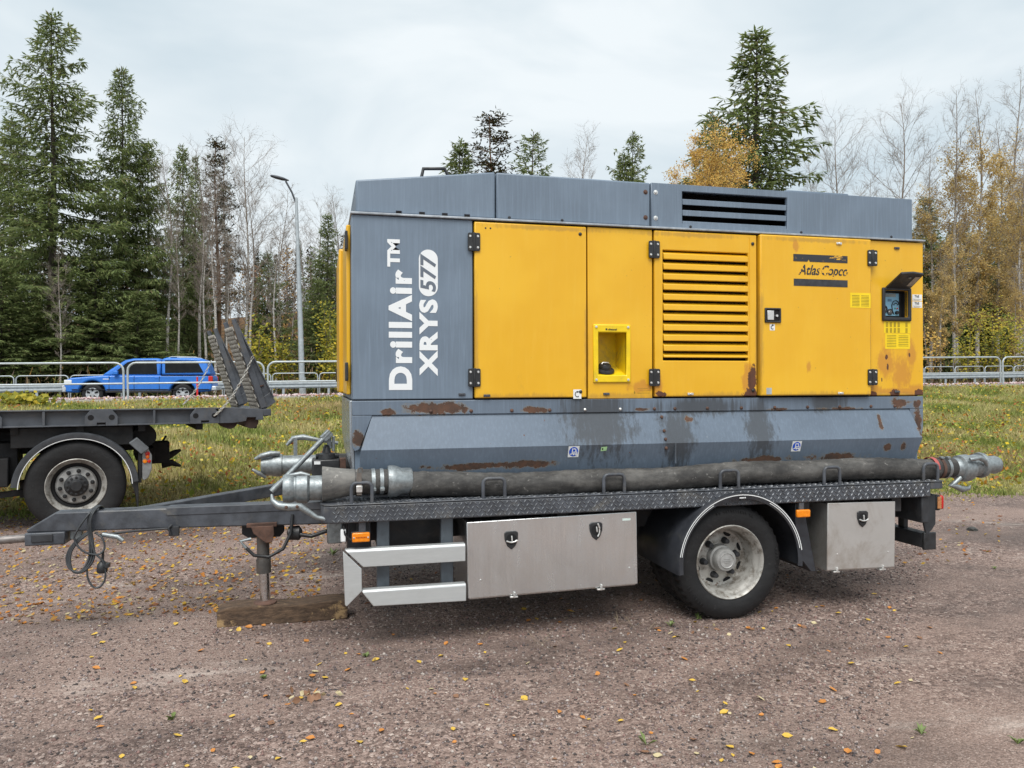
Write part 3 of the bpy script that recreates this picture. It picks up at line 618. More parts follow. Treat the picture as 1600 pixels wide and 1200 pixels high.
# wheels
def wheel(y, sgn, name='wheel', outer=True):
    """y: outer face; sgn +1 opens towards -y"""
    Rt = .393; c = (0, y, .384)
    def rf(i, k): return .966 if (i in TR and (k//2) % 2 == 0) else 1.
    prof = [(.240, .018), (.262, .006), (.30, .0), (.335, .003), (.362, .014), (.378, .028), (.390, .040), (.393, .052), (.394, .09), (.385, .095), (.385, .105), (.394, .11), (.394, .15), (.385, .155), (.385, .165), (.393, .17), (.393, .200), (.378, .215), (.335, .238), (.26, .235), (.24, .225)]
    TR = {6, 7, 8, 15, 16}
    wt = MB().lathe([(r, sgn*t) for r, t in prof], 'y', c, 168, rf=rf)
    # the tyre carries the load: flatten its foot on the ground
    wt.v = [(a, b, max(z, .004)) for a, b, z in wt.v]
    root = wt.build(name, TYRE, tr, 0, 30)
    if outer:
        for t in list(range(62, 116, 3)) + list(range(-20, 20, 4)) + list(range(205, 235, 4)):
            if random.random() < .6: MB().bar((c[0]+.335*math.cos(R(t)), y-.0015*sgn, c[2]+.335*math.sin(R(t))), (c[0]+.352*math.cos(R(t+.6)), y+.001*sgn, c[2]+.352*math.sin(R(t+.6))), .006, .004, (0,1,0)).build('sidewall_mark', TYRE, root)
        rm = MB().lathe([(.228, sgn*.030), (.234, sgn*.012), (.244, sgn*.004), (.250, sgn*.010), (.246, sgn*.024)], 'y', c, 64).build('rim_lip', RIM, root, 0, 60)
        MB().lathe([(r, sgn*t) for r, t in ((.229, .028), (.224, .05), (.212, .062), (.207, .09), (.203, .145), (.192, .172), (.165, .180), (.12, .168), (.095, .165))], 'y', c, 64).build('rim', RIM, root, 0, 40)
        for i in range(8):
            t = R(22+i*45); x, z = .172*math.cos(t), .172*math.sin(t); h = MB()
            pts = [Vector((c[0]+x, y+sgn*.176, c[2]+z))+Vector((math.cos(t)*.018*math.cos(u)-math.sin(t)*.030*math.sin(u), 0, math.sin(t)*.018*math.cos(u)+math.cos(t)*.030*math.sin(u))) for u in np.linspace(0, 2*math.pi, 14, endpoint=False)]
            h.add(pts, [tuple(range(14))]); h.build('hand_hole_shade', SEAM, root)  # flat dark oval, painted shade where no hole is cut
        for i in range(6):
            t = R(10+i*60); MB().lathe([(0, -sgn*.048), (.016, -sgn*.046), (.021, -sgn*.012), (.025, 0)], 'y', (c[0]+.122*math.cos(t), y+sgn*.168, c[2]+.122*math.sin(t)), 12).build('wheel_nut', DST2, root, 0, 40)
        hb = MB().lathe([(.094, sgn*.166), (.090, sgn*.125), (.078, sgn*.118), (.075, sgn*.070), (.069, sgn*.062), (.052, sgn*.060)], 'y', c, 40).build('hub', simple('hub_grey', (.30, .30, .29), .5, .2, .2, 20), root, 0, 40)
        hc = MB().lathe([(.053, sgn*.061), (.050, sgn*.055), (.046, sgn*.059), (0, sgn*.058)], 'y', c, 32).build('hub_cap', simple('hub_cap_grey', (.36, .36, .35), .45, .2, .15, 30), hb, 0, 30)
        mk = MB()
        for dz_, hw in ((.012, .022), (0, .028), (-.012, .020)): mk.box(c[0]-hw, c[0]+hw, y+sgn*.0555, y+sgn*.058, c[2]+dz_-.0025, c[2]+dz_+.0025)
        mk.build('hub_cap_emblem', hc.data.materials[0], hb)
    return root
wheel(.03, 1); wheel(.29, 1, outer=False); wheel(2.47, -1); wheel(2.21, -1, outer=False)
# mudguards
FN = simple('mudguard_plastic', (.030, .033, .040), .38, 0, .3, 8, .1, 50, (.06, .06, .06))
def mudguard(ya, yb):
    m = MB(); cx, cz, r0 = .04, .395, .462; n = 40; vs = []; a0, a1 = R(187), R(-6)
    for i in range(n+1):
        t = a0+(a1-a0)*i/n; cs, sn = math.cos(t), math.sin(t)
        for rr_, y in ((r0-.040, ya), (r0-.010, ya-.006), (r0, ya+.010), (r0, yb), (r0-.006, yb), (r0-.007, ya+.010), (r0-.040, ya+.006)): vs.append((cx+rr_*cs, y, cz+rr_*sn))
    fs = [(i*7+j, i*7+(j+1) % 7, (i+1)*7+(j+1) % 7, (i+1)*7+j) for i in range(n) for j in range(7)]+[tuple(range(6, -1, -1)), tuple(n*7+j for j in range(7))]
    m.add(vs, fs); o = m.build('mudguard', FN, tr, 0, 40)
    for rr_, w_, t0, t1 in ((.4495, .0028, 8, 172), (.4370, .0022, 10, 62), (.4370, .0022, 118, 172)):
        s_ = MB(); pts = []
        for i in range(33):
            t = R(t0+(t1-t0)*i/32); pts.append((math.cos(t), math.sin(t)))
        yy = ya-.0065+(.452-rr_)*.10
        vs = [(cx+(rr_-w_)*a, yy, cz+(rr_-w_)*b) for a, b in pts]+[(cx+(rr_+w_)*a, yy-.0003, cz+(rr_+w_)*b) for a, b in pts]
        s_.add(vs, [(i, i+1, i+34, i+33) for i in range(32)]).build('trim_stripe', WHT, o)
    return o
mg = mudguard(-.035, .62)
rows('mudguard_marking', mg, -.0418, [(.020, .052, .8215, .0075), (.055, .066, .8220, .0075)], WHT)
mudguard(1.9, 2.52)
MB().prism([(.50, .42), (.62, .28), (.66, .28), (.56, .76), (.50, .76)], 'y', .05, .60).build('splash_panel', FN, tr, .005)
# tool boxes
def toolbox(x0, x1, z0, z1, tilt, mat, handles, hname='tool_box', latches=(), bl=.010):
    cx, cz = (x0+x1)/2, (z0+z1)/2; e = MB().box(x0-cx, x1-cx, .030, .55, z0-cz, z1-cz).build(hname, mat, tr, .006); e.location = (cx, .0, cz); e.rotation_euler = (0, -tilt, 0)
    dr = MB().box(x0-cx-bl, x1-cx+.006, .012, .029, z0-cz+.012, z1-cz+.008).build('box_door', mat, e, .004)
    for hx, hz, up in handles:
        hx -= cx; hz -= cz
        pl = MB().prism([(hx-.044, hz+.045), (hx-.030, hz+.056), (hx+.030, hz+.056), (hx+.044, hz+.045), (hx+.042, hz+.005), (hx+.026, hz-.036), (hx, hz-.058), (hx-.026, hz-.036), (hx-.042, hz+.005)], 'y', .004, .0125).build('lock_plate', BLK, e, .004)
        MB().lathe([(.0, .0035), (.034, .0036)], 'y', (hx, 0, hz+.008), 20).build('lock_recess', SEAM, pl)
        gz = [(-.034, .0), (-.018, -.008), (0, -.011), (.018, -.008), (.034, .0)] if not up else [(.008, .050), (.018, .022), (.018, -.010), (.006, -.032)]
        MB().tube([(hx+a, -.006, hz+b) for a, b in gz], .0055, 8).build('lock_handle', SCRW, pl, 0, 50)
        MB().bar((hx, -.002, hz+.030), (hx+.002, -.004, hz-.004), .010, .008).build('lock_stem', SCRW, pl, .002)
    for rx_, rz_ in ((x0+.07, z0+.12), (x1-.05, z0+.12)): MB().lathe([(0, -.004), (.005, -.003), (.006, 0)], 'y', (rx_-cx, .012, rz_-cz), 8).build('rivet', SCRW, e)
    for lx in latches:
        MB().bar((lx-cx, .008, z0-cz+.030), (lx-cx-.006, .008, z0-cz-.006), .016, .012).build('lower_catch', SCRW, e, .002); MB().box(lx-cx-.03, lx-cx+.02, .004, .03, z0-cz-.006, z0-cz+.004).build('catch_foot', SCRW, e, .002)
    return e
tb = toolbox(-1.782, -.688, .270, .740, .0165, ALU, ((-1.515, .621, False), (-.961, .641, True)), latches=(-1.50, -.93))
sticker('maker_sticker', .455, .510, .19, .204, .0112, simple('pale_sticker', (.62, .72, .68), .5), tb)
toolbox(.732, 1.262, .276, .742, -.016, STB, ((.998, .634, False),), latches=(.80, 1.17))
# aluminium side guard ahead of the box
for x, y in ((-2.33, .10), (-1.94, .10)): MB().box(x, x+.075, y, y+.05, .30, .767).build('guard_post', simple('guard_post_grey', (.10, .12, .14), .5, 0, .3, 8), tr, .004)
sg = MB().prism([(.0, .506), (.0, .598), (.012, .612), (.06, .612), (.06, .600), (.016, .600), (.008, .594), (.008, .506)], 'x', -2.522, -1.806)
sg.v = [(a+max(0, (.612-c)*1.0) if a < -2.4 else a, b, c) for a, b, c in sg.v]; sg.build('guard_rail', ALU2, tr, .003)
sg = MB().prism([(.0, .272), (.0, .358), (.012, .370), (.06, .370), (.06, .362), (.016, .362), (.008, .354), (.008, .30), (.03, .268)], 'x', -2.424, -1.802)
sg.v = [(a+max(0, (.360-c)*.75) if a < -2.3 else a, b-(.002 if c < .3 else 0), c-(.008 if a > -2 and c < .3 else 0)) for a, b, c in sg.v]; sg.build('guard_rail', ALU2, tr, .004)
MB().prism([(-2.532, .606), (-2.426, .498), (-2.424, .366), (-2.512, .282), (-2.522, .292)], 'y', -.004, .006).build('guard_end', ALU2, tr, .003)
# marker lamps, reflector, junction box at the front
ab = MB().box(-2.480, -2.378, -.014, .006, .656, .711).build('side_marker', AMB, tr, .006)
MB().box(-2.484, -2.374, .006, .018, .652, .715).build('marker_backing', BLK, ab, .003)
for x in (-2.470, -2.388): MB().lathe([(0, -.004), (.005, -.003), (.006, 0)], 'y', (x, -.014, .683), 8).build('screw', SCRW, ab)
rows('marker_print', ab, -.0146, [(-2.456+i*.0088, -2.456+i*.0088+.006, .679, .009) for i in range(7)], simple('amber_dark', (.40, .06, .004), .4))
MB().box(-2.44, -2.40, .02, .05, .66, .768).build('marker_bracket', DST, tr, .003)
MB().box(-2.545, -2.515, .02, .06, .655, .73).build('reflector', WHT, tr, .006)
MB().box(-2.62, -2.53, .16, .30, .62, .76).build('junction_box', GALV, tr, .008)
MB().box(-2.50, -2.36, .16, .40, .54, .767).build('front_plate', DST2, tr, .006)
MB().tube([(-2.53, .03, .75), (-2.52, .02, .70), (-2.49, .03, .665), (-2.47, .03, .68)], .006, 6).build('lamp_cable', BLK, tr, 0, 60)
sm = MB().box(.466, .570, -.02, .006, .670, .722).build('side_marker', AMB, tr, .008)
MB().box(.500, .536, .006, .024, .715, .768).build('marker_bracket', DST, sm, .003)
# tail: frame, lamp, underrun beam
MB().box(1.50, 1.56, .02, 2.48, .58, .7675).build('rear_cross_member', DST2, tr, .006)
MB().prism([(1.555, .767), (1.655, .767), (1.655, .560), (1.62, .515), (1.575, .485), (1.555, .56)], 'y', .06, .075).build('end_plate', DST2, tr, .003)
MB().box(1.560, 1.655, .085, 2.42, .385, .490).build('underrun_beam', DST2, tr, .008)
MB().box(1.556, 1.660, .06, .0845, .375, .500).build('beam_cap', BLK, tr, .006)
MB().box(1.59, 1.63, .30, .36, .49, .70).build('underrun_post', DST2, tr, .004); MB().box(1.59, 1.63, 2.1, 2.16, .49, .70).build('underrun_post', DST2, tr, .004)
tl = MB().box(1.660, 1.700, .06, .40, .655, .768).build('tail_lamp', BLK, tr, .010)
MB().box(1.7005, 1.738, .066, .394, .660, .762).build('red_lens', RED, tl, .014)
MB().box(1.666, 1.700, .052, .0595, .668, .756).build('amber_lens', simple('dull_amber', (.45, .20, .08), .3, 0, .3, 40), tl, .004)
MB().prism([(1.60, .955), (1.80, .955), (1.83, .975), (1.83, 1.005), (1.81, 1.025), (1.60, 1.025)], 'y', .62, .66).build('rear_bracket', DST, tr, .006)
# drawbar: near leg, far leg, nose with eye, jack
db = MB().prism([(-4.42, .690), (-4.26, .790), (-2.60, .790), (-2.60, .640), (-3.3, .655), (-4.42, .672)], 'y', .72, .84)
db.build('drawbar', DST, tr, .010)
MB().bar((-3.85, .84, .735), (-2.60, 1.80, .805), .08, .085).build('drawbar_brace', DST, tr, .006)
MB().box(-3.62, -2.60, .715, .845, .742, .7935).build('drawbar_cap', DST, tr, .004)
MB().box(-4.425, -4.20, .70, .86, .592, .6715).build('drawbar_nose', DST, tr, .008)
MB().box(-4.385, -4.265, .690, .7005, .615, .662).build('nose_plate', DST2, tr, .004)
MB().tube([(-4.40, .78, .630), (-4.75, .78, .618), (-5.05, .78, .61)], [.026, .024, .024], 14).lathe([(.05, -.022), (.075, -.03), (.10, -.02), (.105, 0), (.10, .02), (.075, .03), (.05, .022)], 'z', (-5.15, .78, .61), 24).build('towing_eye', simple('worn_eye_steel', (.22, .20, .19), .5, .5, .4, 14), tr, 0, 50)
MB().box(-4.19, -4.12, .76, .80, .61, .671).build('nose_nut', GALV, tr, .004)
MB().tube([(-3.99, .72, .640), (-3.90, .70, .625), (-3.87, .70, .600)], .016, 8).build('air_coupling', GALV, tr, 0, 50)
MB().tube([(-4.02, .73, .635), (-3.8, .715, .655), (-3.62, .712, .662), (-3.55, .71, .640)], .008, 6).build('air_line', DST2, tr, 0, 60)
MB().box(-3.60, -3.54, .69, .72, .615, .675).tube([(-3.585, .685, .62), (-3.60, .68, .67), (-3.58, .69, .69)], .009, 6).build('air_valve', DST2, tr, .006)
# support jack
MB().box(-3.13, -2.94, .69, .87, .645, .672).build('jack_mount', RST, tr, .004)
MB().prism([(-3.10, .655), (-2.96, .655), (-2.955, .60), (-2.97, .545), (-3.01, .545), (-3.085, .61)], 'y', .668, .684).build('jack_bracket', RST, tr, .004)
MB().prism([(-3.175, .70), (-2.90, .70), (-2.90, .58), (-2.93, .545), (-3.13, .545), (-3.175, .575)], 'y', .86, .875).build('jack_plate', DST2, tr, .004)
MB().tube([(-3.035, .77, .66), (-3.030, .77, .415)], .040, 18).tube([(-3.030, .77, .42), (-3.028, .77, .330)], .047, 18).build('jack_cylinder', simple('jack_tube', (.085, .080, .075), .6, 0, .4, 12, .2, 50, (.13, .08, .05)), tr, 0, 50)
MB().tube([(-3.028, .77, .34), (-3.020, .765, .140)], .032, 18).build('jack_rod', CHROME, tr, 0, 50)
MB().lathe([(0, .018), (.036, .016), (.074, .006), (.076, 0), (0, 0)], 'z', (-3.020, .76, .1330), 24).build('jack_foot', RST, tr, 0, 50)
MB().tube([(-2.84, .70, .72), (-2.85, .685, .60), (-2.90, .67, .50), (-2.99, .66, .455), (-3.08, .66, .47), (-3.13, .665, .52)], .011, 8).build('hydraulic_hose', BLK, tr, 0, 60)
MB().tube([(-3.13, .665, .52), (-3.165, .67, .565), (-3.10, .68, .575)], .012, 8).build('hose_fitting', GALV, tr, 0, 60)
MB().tube([(-2.80, .73, .58), (-2.72, .72, .565), (-2.62, .70, .60)], .014, 8).build('brake_hose', BLK, tr, 0, 60)
MB().lathe([(0, -.05), (.045, -.04), (.05, .03), (.02, .05)], 'x', (-2.83, .76, .585), 16).build('brake_chamber', BLK, tr, 0, 40)
# front equipment: tank with hand pump lever
MB().box(-2.715, -2.535, .62, .80, .86, 1.085).build('pump_tank', BLK, tr, .010)
MB().box(-2.535, -2.495, .63, .70, .88, 1.09).build('tank_bracket', RST, tr, .004)
sticker('tank_label', -2.70, -2.66, 1.055, 1.075, .6195, WHT, tr)
MB().lathe([(.06, 0), (.055, .03), (.03, .04), (.02, .08), (.012, .09)], 'z', (-2.62, .70, 1.086), 18).tube([(-2.69, .70, 1.10), (-2.60, .70, 1.11), (-2.54, .71, 1.10)], .018, 8).build('hand_pump', BLK, tr, 0, 50)
MB().tube([(-2.600, .66, 1.262), (-2.91, .60, .945)], .018, 12).tube([(-2.91, .60, .945), (-2.965, .59, .890)], .022, 10).build('pump_lever', GALV, tr, 0, 50)
MB().bar((-2.595, .67, 1.265), (-2.645, .66, 1.215), .05, .05).bar((-2.605, .70, 1.24), (-2.60, .70, 1.15), .012, .03).bar((-2.575, .70, 1.235), (-2.575, .70, 1.13), .012, .02).build('lever_head', GALV, tr, .004)

# ------------------------------------------------------------------ hoses strapped along the deck
def loc_root(name, label, cat, group=None): o = empty(name, ORG, TILT); return tag(o, label, cat, group)
h1 = loc_root('hose', 'thick black rubber hose lying along the near deck edge behind the hoops', 'hose')
HY, HZ = .125, .957
pts = [(x, HY+.007*math.sin(x*2.3), HZ+.012*math.sin(x*1.9+.4)+.006*math.sin(x*6+1)) for x in np.linspace(-2.13, 1.70, 260)]
MB().tube(pts, [.0765+.0012*math.sin(i*.39)+.0010*math.sin(i*1.31)+.0008*math.sin(i*.9+2)+(.0022 if i % 37 in (5, 6) else 0) for i in range(260)], 28, True).build('rubber_hose', HOSE, h1, 0, 60)
MB().lathe([(.060, 1.70), (.073, 1.70), (.072, 1.86), (.064, 1.865)], 'x', (0, HY, .955), 28).build('hose_end', HOSE, h1, 0, 40)
for x, m in ((1.735, RST), (1.79, GALV)):
    b_ = MB().lathe([(.073, x-.012), (.0775, x-.012), (.0775, x+.012), (.073, x+.012)], 'x', (0, HY, .955), 32).build('clamp_band', m, h1, 0, 40); MB().box(x-.012, x+.012, HY-.05, HY-.02, 1.025, 1.042).build('clamp_screw', GALV, b_, .003)
stp = MB(); 
for i in range(25):
    a, b_ = R(i*15), R(i*15+15.5)
    stp.hexa([(1.655,HY+.0775*math.cos(a),.957+.0775*math.sin(a)),(1.685,HY+.0775*math.cos(a),.957+.0775*math.sin(a)),(1.685,HY+.0805*math.cos(a),.957+.0805*math.sin(a)),(1.655,HY+.0805*math.cos(a),.957+.0805*math.sin(a))], [(1.655,HY+.0775*math.cos(b_),.957+.0775*math.sin(b_)),(1.685,HY+.0775*math.cos(b_),.957+.0775*math.sin(b_)),(1.685,HY+.0805*math.cos(b_),.957+.0805*math.sin(b_)),(1.655,HY+.0805*math.cos(b_),.957+.0805*math.sin(b_))])
stp.build('red_strap', simple('faded_red_strap', (.42, .10, .09), .8), h1)
def rings(name, prof, c, par, mat, n=32): return MB().lathe(prof, 'x', c, n).build(name, mat, par, 0, 35)
rings('coupling', [(.0, 1.855), (.066, 1.855), (.070, 1.87), (.078, 1.885), (.078, 1.905), (.094, 1.915), (.098, 1.935), (.100, 1.985), (.092, 2.005), (.076, 2.01), (.060, 2.012)], (0, HY, .948), h1, GALV)
rings('coupling_body', [(.060, 2.00), (.074, 2.01), (.080, 2.04), (.080, 2.085), (.092, 2.092), (.096, 2.105), (.092, 2.125), (.078, 2.132), (.066, 2.145), (.064, 2.20), (.068, 2.235), (.060, 2.26), (.045, 2.265), (.04, 2.25)], (0, HY, .965), h1, GALV)
MB().tube([(1.92, HY-.10, 1.02), (1.99, HY-.112, 1.035), (2.05, HY-.105, 1.010), (2.075, HY-.095, .975)], [.014, .020, .018, .012], 10).build('coupling_hook', GALV, h1, 0, 60)
MB().tube([(1.885, HY-.05, .885), (1.83, HY-.05, .845), (1.80, HY-.05, .835), (1.84, HY-.05, .825), (1.90, HY-.05, .80), (1.96, HY-.05, .805), (1.972, HY-.05, .825)], [.018, .018, .018, .020, .024, .014, .006], 10).build('coupling_lever', GALV, h1, 0, 60)
# left end with cuff, clamps, flange and lever coupling
cu = HOSE2
rings('flange_cone', [(.073, -2.115), (.080, -2.125), (.081, -2.18), (.096, -2.215), (.098, -2.250), (.094, -2.262), (.070, -2.264)], (0, HY, .990), h1, GALV)
MB().lathe([(.073, -2.26), (.076, -2.40), (.078, -2.47)], 'x', (0, HY, .992), 30).build('hose_neck', HOSE, h1, 0, 40)
for x in (-2.300, -2.350):
    b_ = rings('clamp_band', [(.075, x-.011), (.080, x-.011), (.080, x+.011), (.075, x+.011)], (0, HY, .992), h1, GALV); MB().box(x-.014, x+.014, HY-.092, HY-.066, .945, .965).build('clamp_screw', GALV, b_, .003)
n = 36; cfm = MB(); prof = [(-2.46, .079), (-2.52, .084), (-2.58, .091), (-2.625, .098), (-2.648, .101), (-2.650, .094), (-2.60, .088)]
cfm.lathe([(r, x) for x, r in prof], 'x', (0, HY, .992), n); cfm.v = [(a, b, c-.010*max(0, -(c-.992)/.1)*max(0, (-a-2.5)/.15)) for a, b, c in cfm.v]; cfm.build('rubber_cuff', cu, h1, 0, 40)
MB().lathe([(.0735, -2.72), (.0735, -2.58)], 'x', (0, HY, .966), 32).build('coupling_pipe', GALV, h1, 0, 40)
rings('coupling', [(.0, -2.850), (.066, -2.852), (.079, -2.872), (.084, -2.862), (.085, -2.84), (.082, -2.815), (.078, -2.81), (.078, -2.80), (.086, -2.795), (.090, -2.76), (.089, -2.735), (.078, -2.722), (.073, -2.72)], (0, HY, .968), h1, GALV)
MB().tube([(-2.935, HY-.04, .940), (-2.928, HY-.06, .908), (-2.895, HY-.078, .880), (-2.84, HY-.085, .872), (-2.775, HY-.085, .872), (-2.73, HY-.085, .840), (-2.68, HY-.09, .805), (-2.62, HY-.095, .790)], [.008, .016, .022, .024, .022, .018, .014, .014], 12).build('coupling_lever', GALV, h1, 0, 60)
for x in (-2.85, -2.79): MB().lathe([(0, -.010), (.008, -.008), (.010, 0)], 'y', (x, HY-.106, .874), 10).build('lever_pin', RST, h1)
MB().tube([(-2.83, HY-.02, 1.048), (-2.77, HY-.03, 1.056), (-2.72, HY-.035, 1.045)], [.010, .016, .009], 8).build('coupling_hook', GALV, h1, 0, 60)
ls = MB(); 
for i in range(13): 
    a, b_ = R(150+i*12), R(150+(i+1)*12)
    ls.hexa([(-2.452,HY+.0815*math.cos(a),.992+.0815*math.sin(a)),(-2.422,HY+.0815*math.cos(a),.992+.0815*math.sin(a)),(-2.422,HY+.085*math.cos(a),.992+.085*math.sin(a)),(-2.452,HY+.085*math.cos(a),.992+.085*math.sin(a))], [(-2.452,HY+.0815*math.cos(b_),.992+.0815*math.sin(b_)),(-2.422,HY+.0815*math.cos(b_),.992+.0815*math.sin(b_)),(-2.422,HY+.085*math.cos(b_),.992+.085*math.sin(b_)),(-2.452,HY+.085*math.cos(b_),.992+.085*math.sin(b_))])
ls.box(-2.451, -2.423, .012, .016, .93, 1.06); ls.tube([(-2.447, .03, 1.06), (-2.44, .03, 1.085), (-2.42, .035, 1.085), (-2.415, .04, 1.06)], .004, 6)
sto = ls.build('leather_strap', simple('strap_leather', (.14, .12, .105), .8, 0, .3, 20), h1); MB().box(-2.455, -2.419, .004, .012, .945, .985).build('strap_buckle', SCRW, sto, .003)
h2 = loc_root('hose', 'second thick hose with galvanised lever coupling at the far front deck corner', 'hose')
Y2, Z2 = 1.92, .925
MB().tube([(x, Y2, Z2+.008*math.sin(x*2)) for x in np.linspace(-2.62, 1.6, 40)], .076, 20).build('rubber_hose', HOSE, h2, 0, 60)
rings('coupling_pipe', [(.078, -2.60), (.078, -2.98)], (0, Y2, Z2), h2, GALV)
rings('coupling', [(.078, -2.96), (.090, -2.965), (.092, -3.03), (.084, -3.045), (.082, -3.10), (.076, -3.125), (.0, -3.11)], (0, Y2, Z2), h2, GALV)
MB().tube([(-3.17, Y2-.06, Z2+.06), (-3.12, Y2-.07, Z2+.085), (-3.05, Y2-.06, Z2+.10), (-2.98, Y2-.05, Z2+.10)], [.012, .022, .026, .018], 10).build('coupling_hook', GALV, h2, 0, 60)
MB().tube([(-2.93, Y2+.0, Z2+.16), (-2.88, Y2+.01, Z2+.215), (-2.80, Y2, Z2+.225), (-2.68, Y2, Z2+.20), (-2.52, Y2, Z2+.17)], [.012, .022, .024, .016, .014], 10).bar((-2.86, Y2, Z2+.06), (-2.86, Y2, Z2+.22), .03).build('coupling_lever', GALV, h2, 0, 60)
MB().tube([(-3.19, Y2-.08, Z2-.02), (-3.14, Y2-.08, Z2-.05), (-3.09, Y2-.06, Z2-.09)], [.01, .018, .012], 8).build('lower_hook', GALV, h2, 0, 60)
# ------------------------------------------------------------------ timber under the jack
tm = MB(); tx0, tx1 = -3.312, -2.486; secs = []
for i, t in enumerate(np.linspace(0, 1, 9)):
    x = tx0+(tx1-tx0)*t; zt_ = .128+.006*math.sin(t*9)-.02*max(0, .12-t)/.12*.6; y0_ = .668+.004*math.sin(t*7); secs.append([(x, y0_, .0), (x, y0_+.165, .0), (x, y0_+.165, zt_), (x, y0_+.008*math.sin(5*t), zt_-.006)])
for a, b in zip(secs[:-1], secs[1:]): tm.add(a+b, [(0,1,5,4),(1,2,6,5),(2,3,7,6),(3,0,4,7)])
tm.add(secs[0], [(3,2,1,0)]); tm.add(secs[-1], [(0,1,2,3)])
tmo = tm.build('timber_block', WOOD, None); tmo.location = ORG; tag(tmo, 'old brown squared timber lying on the gravel under the jack foot', 'timber')
md = tmo.modifiers.new('weld', 'WELD'); md.merge_threshold = .0005; md = tmo.modifiers.new('bevel', 'BEVEL'); md.width = .008; md.segments = 2
# ------------------------------------------------------------------ electric cable hung over the drawbar
cb = loc_root('cable', 'dark electric cable looped over the trailer drawbar with a black plug', 'cable')
def loop(pts, r=.0085):
    P = [Vector(p) for p in pts]; out = []
    for i in range(len(P)-1):
        p0, p1, p2, p3 = P[max(i-1, 0)], P[i], P[i+1], P[min(i+2, len(P)-1)]
        for k in range(6):
            t = k/6; out.append(.5*((2*p1)+(p2-p0)*t+(2*p0-5*p1+4*p2-p3)*t*t+(3*p1-p0-3*p2+p3)*t**3))
    out.append(P[-1]); return MB().tube(out, r, 8)
cb.scale = (.78, 1, .82); cb.location = (ORG[0]-.22*4.05, ORG[1], .18*.80)
yc = .695
for i in range(3):
    o = i*.012
    loop([(-4.02+o, .86, .70), (-4.03+o, .80, .805), (-4.05+o, yc, .79), (-4.075+o, yc-.008*i, .70), (-4.062+o, yc, .55), (-4.07+o*1.5, yc-.005, .42), (-4.13+o, yc-.01, .335), (-4.21+o, yc-.005, .37-o), (-4.225+o, yc, .47), (-4.16+o, yc+.005, .57), (-4.06+o, yc+.03, .64)]).build('cable_loop', simple('cable_grey', (.045, .050, .055), .5), cb, 0, 60)
loop([(-4.03, .80, .81), (-4.055, yc-.01, .78), (-4.14, yc-.02, .66), (-4.165, yc-.02, .58), (-4.10, yc-.02, .49), (-4.0, yc-.01, .46), (-3.955, yc, .50), (-3.97, yc, .58), (-4.03, yc+.02, .62)], .0075).build('cable_loop', simple('cable_grey', (.045, .050, .055), .5), cb, 0, 60)
loop([(-4.08, yc, .40), (-4.075, yc-.01, .29), (-4.03, yc-.015, .215), (-3.975, yc-.015, .22), (-3.945, yc-.012, .29), (-3.96, yc-.01, .40), (-4.02, yc-.01, .47), (-4.05, yc, .56)], .0075).build('cable_loop', simple('cable_grey', (.045, .050, .055), .5), cb, 0, 60)
MB().tube([(-3.968, yc+.01, .48), (-3.972, yc+.01, .395)], .010, 8).lathe([(0, -.055), (.034, -.055), (.040, -.045), (.040, -.01), (.034, .012), (.020, .03), (.010, .04)], 'z', (-3.975, yc+.01, .37), 18).box(-3.945, -3.92, yc-.02, yc+.03, .355, .385).build('plug', BLK, cb, 0, 40)

# ------------------------------------------------------------------ flatbed trailer parked behind on the left
fb = empty('flatbed_trailer', (-2.548, 9.078, 0), (0, 0, R(14.10)))
tag(fb, 'dark grey flatbed trailer with raised loading ramps and one large wheel', 'flatbed trailer')
ZB, ZT = 1.122, 1.302
def side(y, s, ZT=1.302, ZB=1.122):
    m = MB().prism([(y, ZB), (y, ZB+.014), (y+s*.06, ZB+.014), (y+s*.06, ZT-.014), (y, ZT-.014), (y, ZT), (y+s*.085, ZT), (y+s*.085, ZB)], 'x', -4.5, 1.44)
    o = m.build('side_rail', FBG, fb, .003)
    for x in (-3.46, -2.41, -1.355, -.298, .757): MB().box(x-.012, x+.012, y+s*.004, y+s*.061, ZB+.0145, ZT-.0145).build('stiffener', FBG, o, .002)
    for xc in (-2.93, -1.88, -.82, .237, 1.285):
        w2 = .158; pl = MB().prism([(xc-w2, ZB+.001), (xc-w2, ZB+.105), (xc-.095, ZT+.004), (xc+.095, ZT+.004), (xc+w2, ZB+.105), (xc+w2, ZB+.001), (xc+.042, ZB+.001), (xc+.042, ZB+.036), (xc-.042, ZB+.036), (xc-.042, ZB+.001)], 'y', y-s*.012, y-s*.001).build('lashing_plate', FBG, o, .003)
        for dx in (-.10, .10): MB().lathe([(0, 0), (.030, 0)], 'y', (xc+dx, y-s*.0135, ZB+.092), 18).build('lashing_hole', SEAM, pl)
        MB().box(xc-.041, xc+.041, y+s*.002, y+s*.01, ZB+.002, ZB+.035).build('stake_pocket', SEAM, pl)
    return o
side(0, 1); side(2.5, -1, 1.200, 1.03)
MB().prism([(1.445, ZB), (1.445, ZT), (1.60, ZT), (1.93, ZT-.022), (1.93, ZB+.03), (1.845, ZB+.03), (1.845, ZB+.062), (1.745, ZB+.062), (1.735, ZB+.02), (1.60, ZB)], 'y', -.012, .07).build('rear_rail_end', FBG, fb, .005)
MB().prism([(1.445, 1.03), (1.445, 1.20), (1.60, 1.20), (1.93, 1.18), (1.93, 1.06), (1.60, 1.03)], 'y', 2.43, 2.512).build('rear_rail_end', FBG, fb, .005)
FBD = simple('chassis_black', (.012, .012, .013), .7, 0, .4, 8, .2)
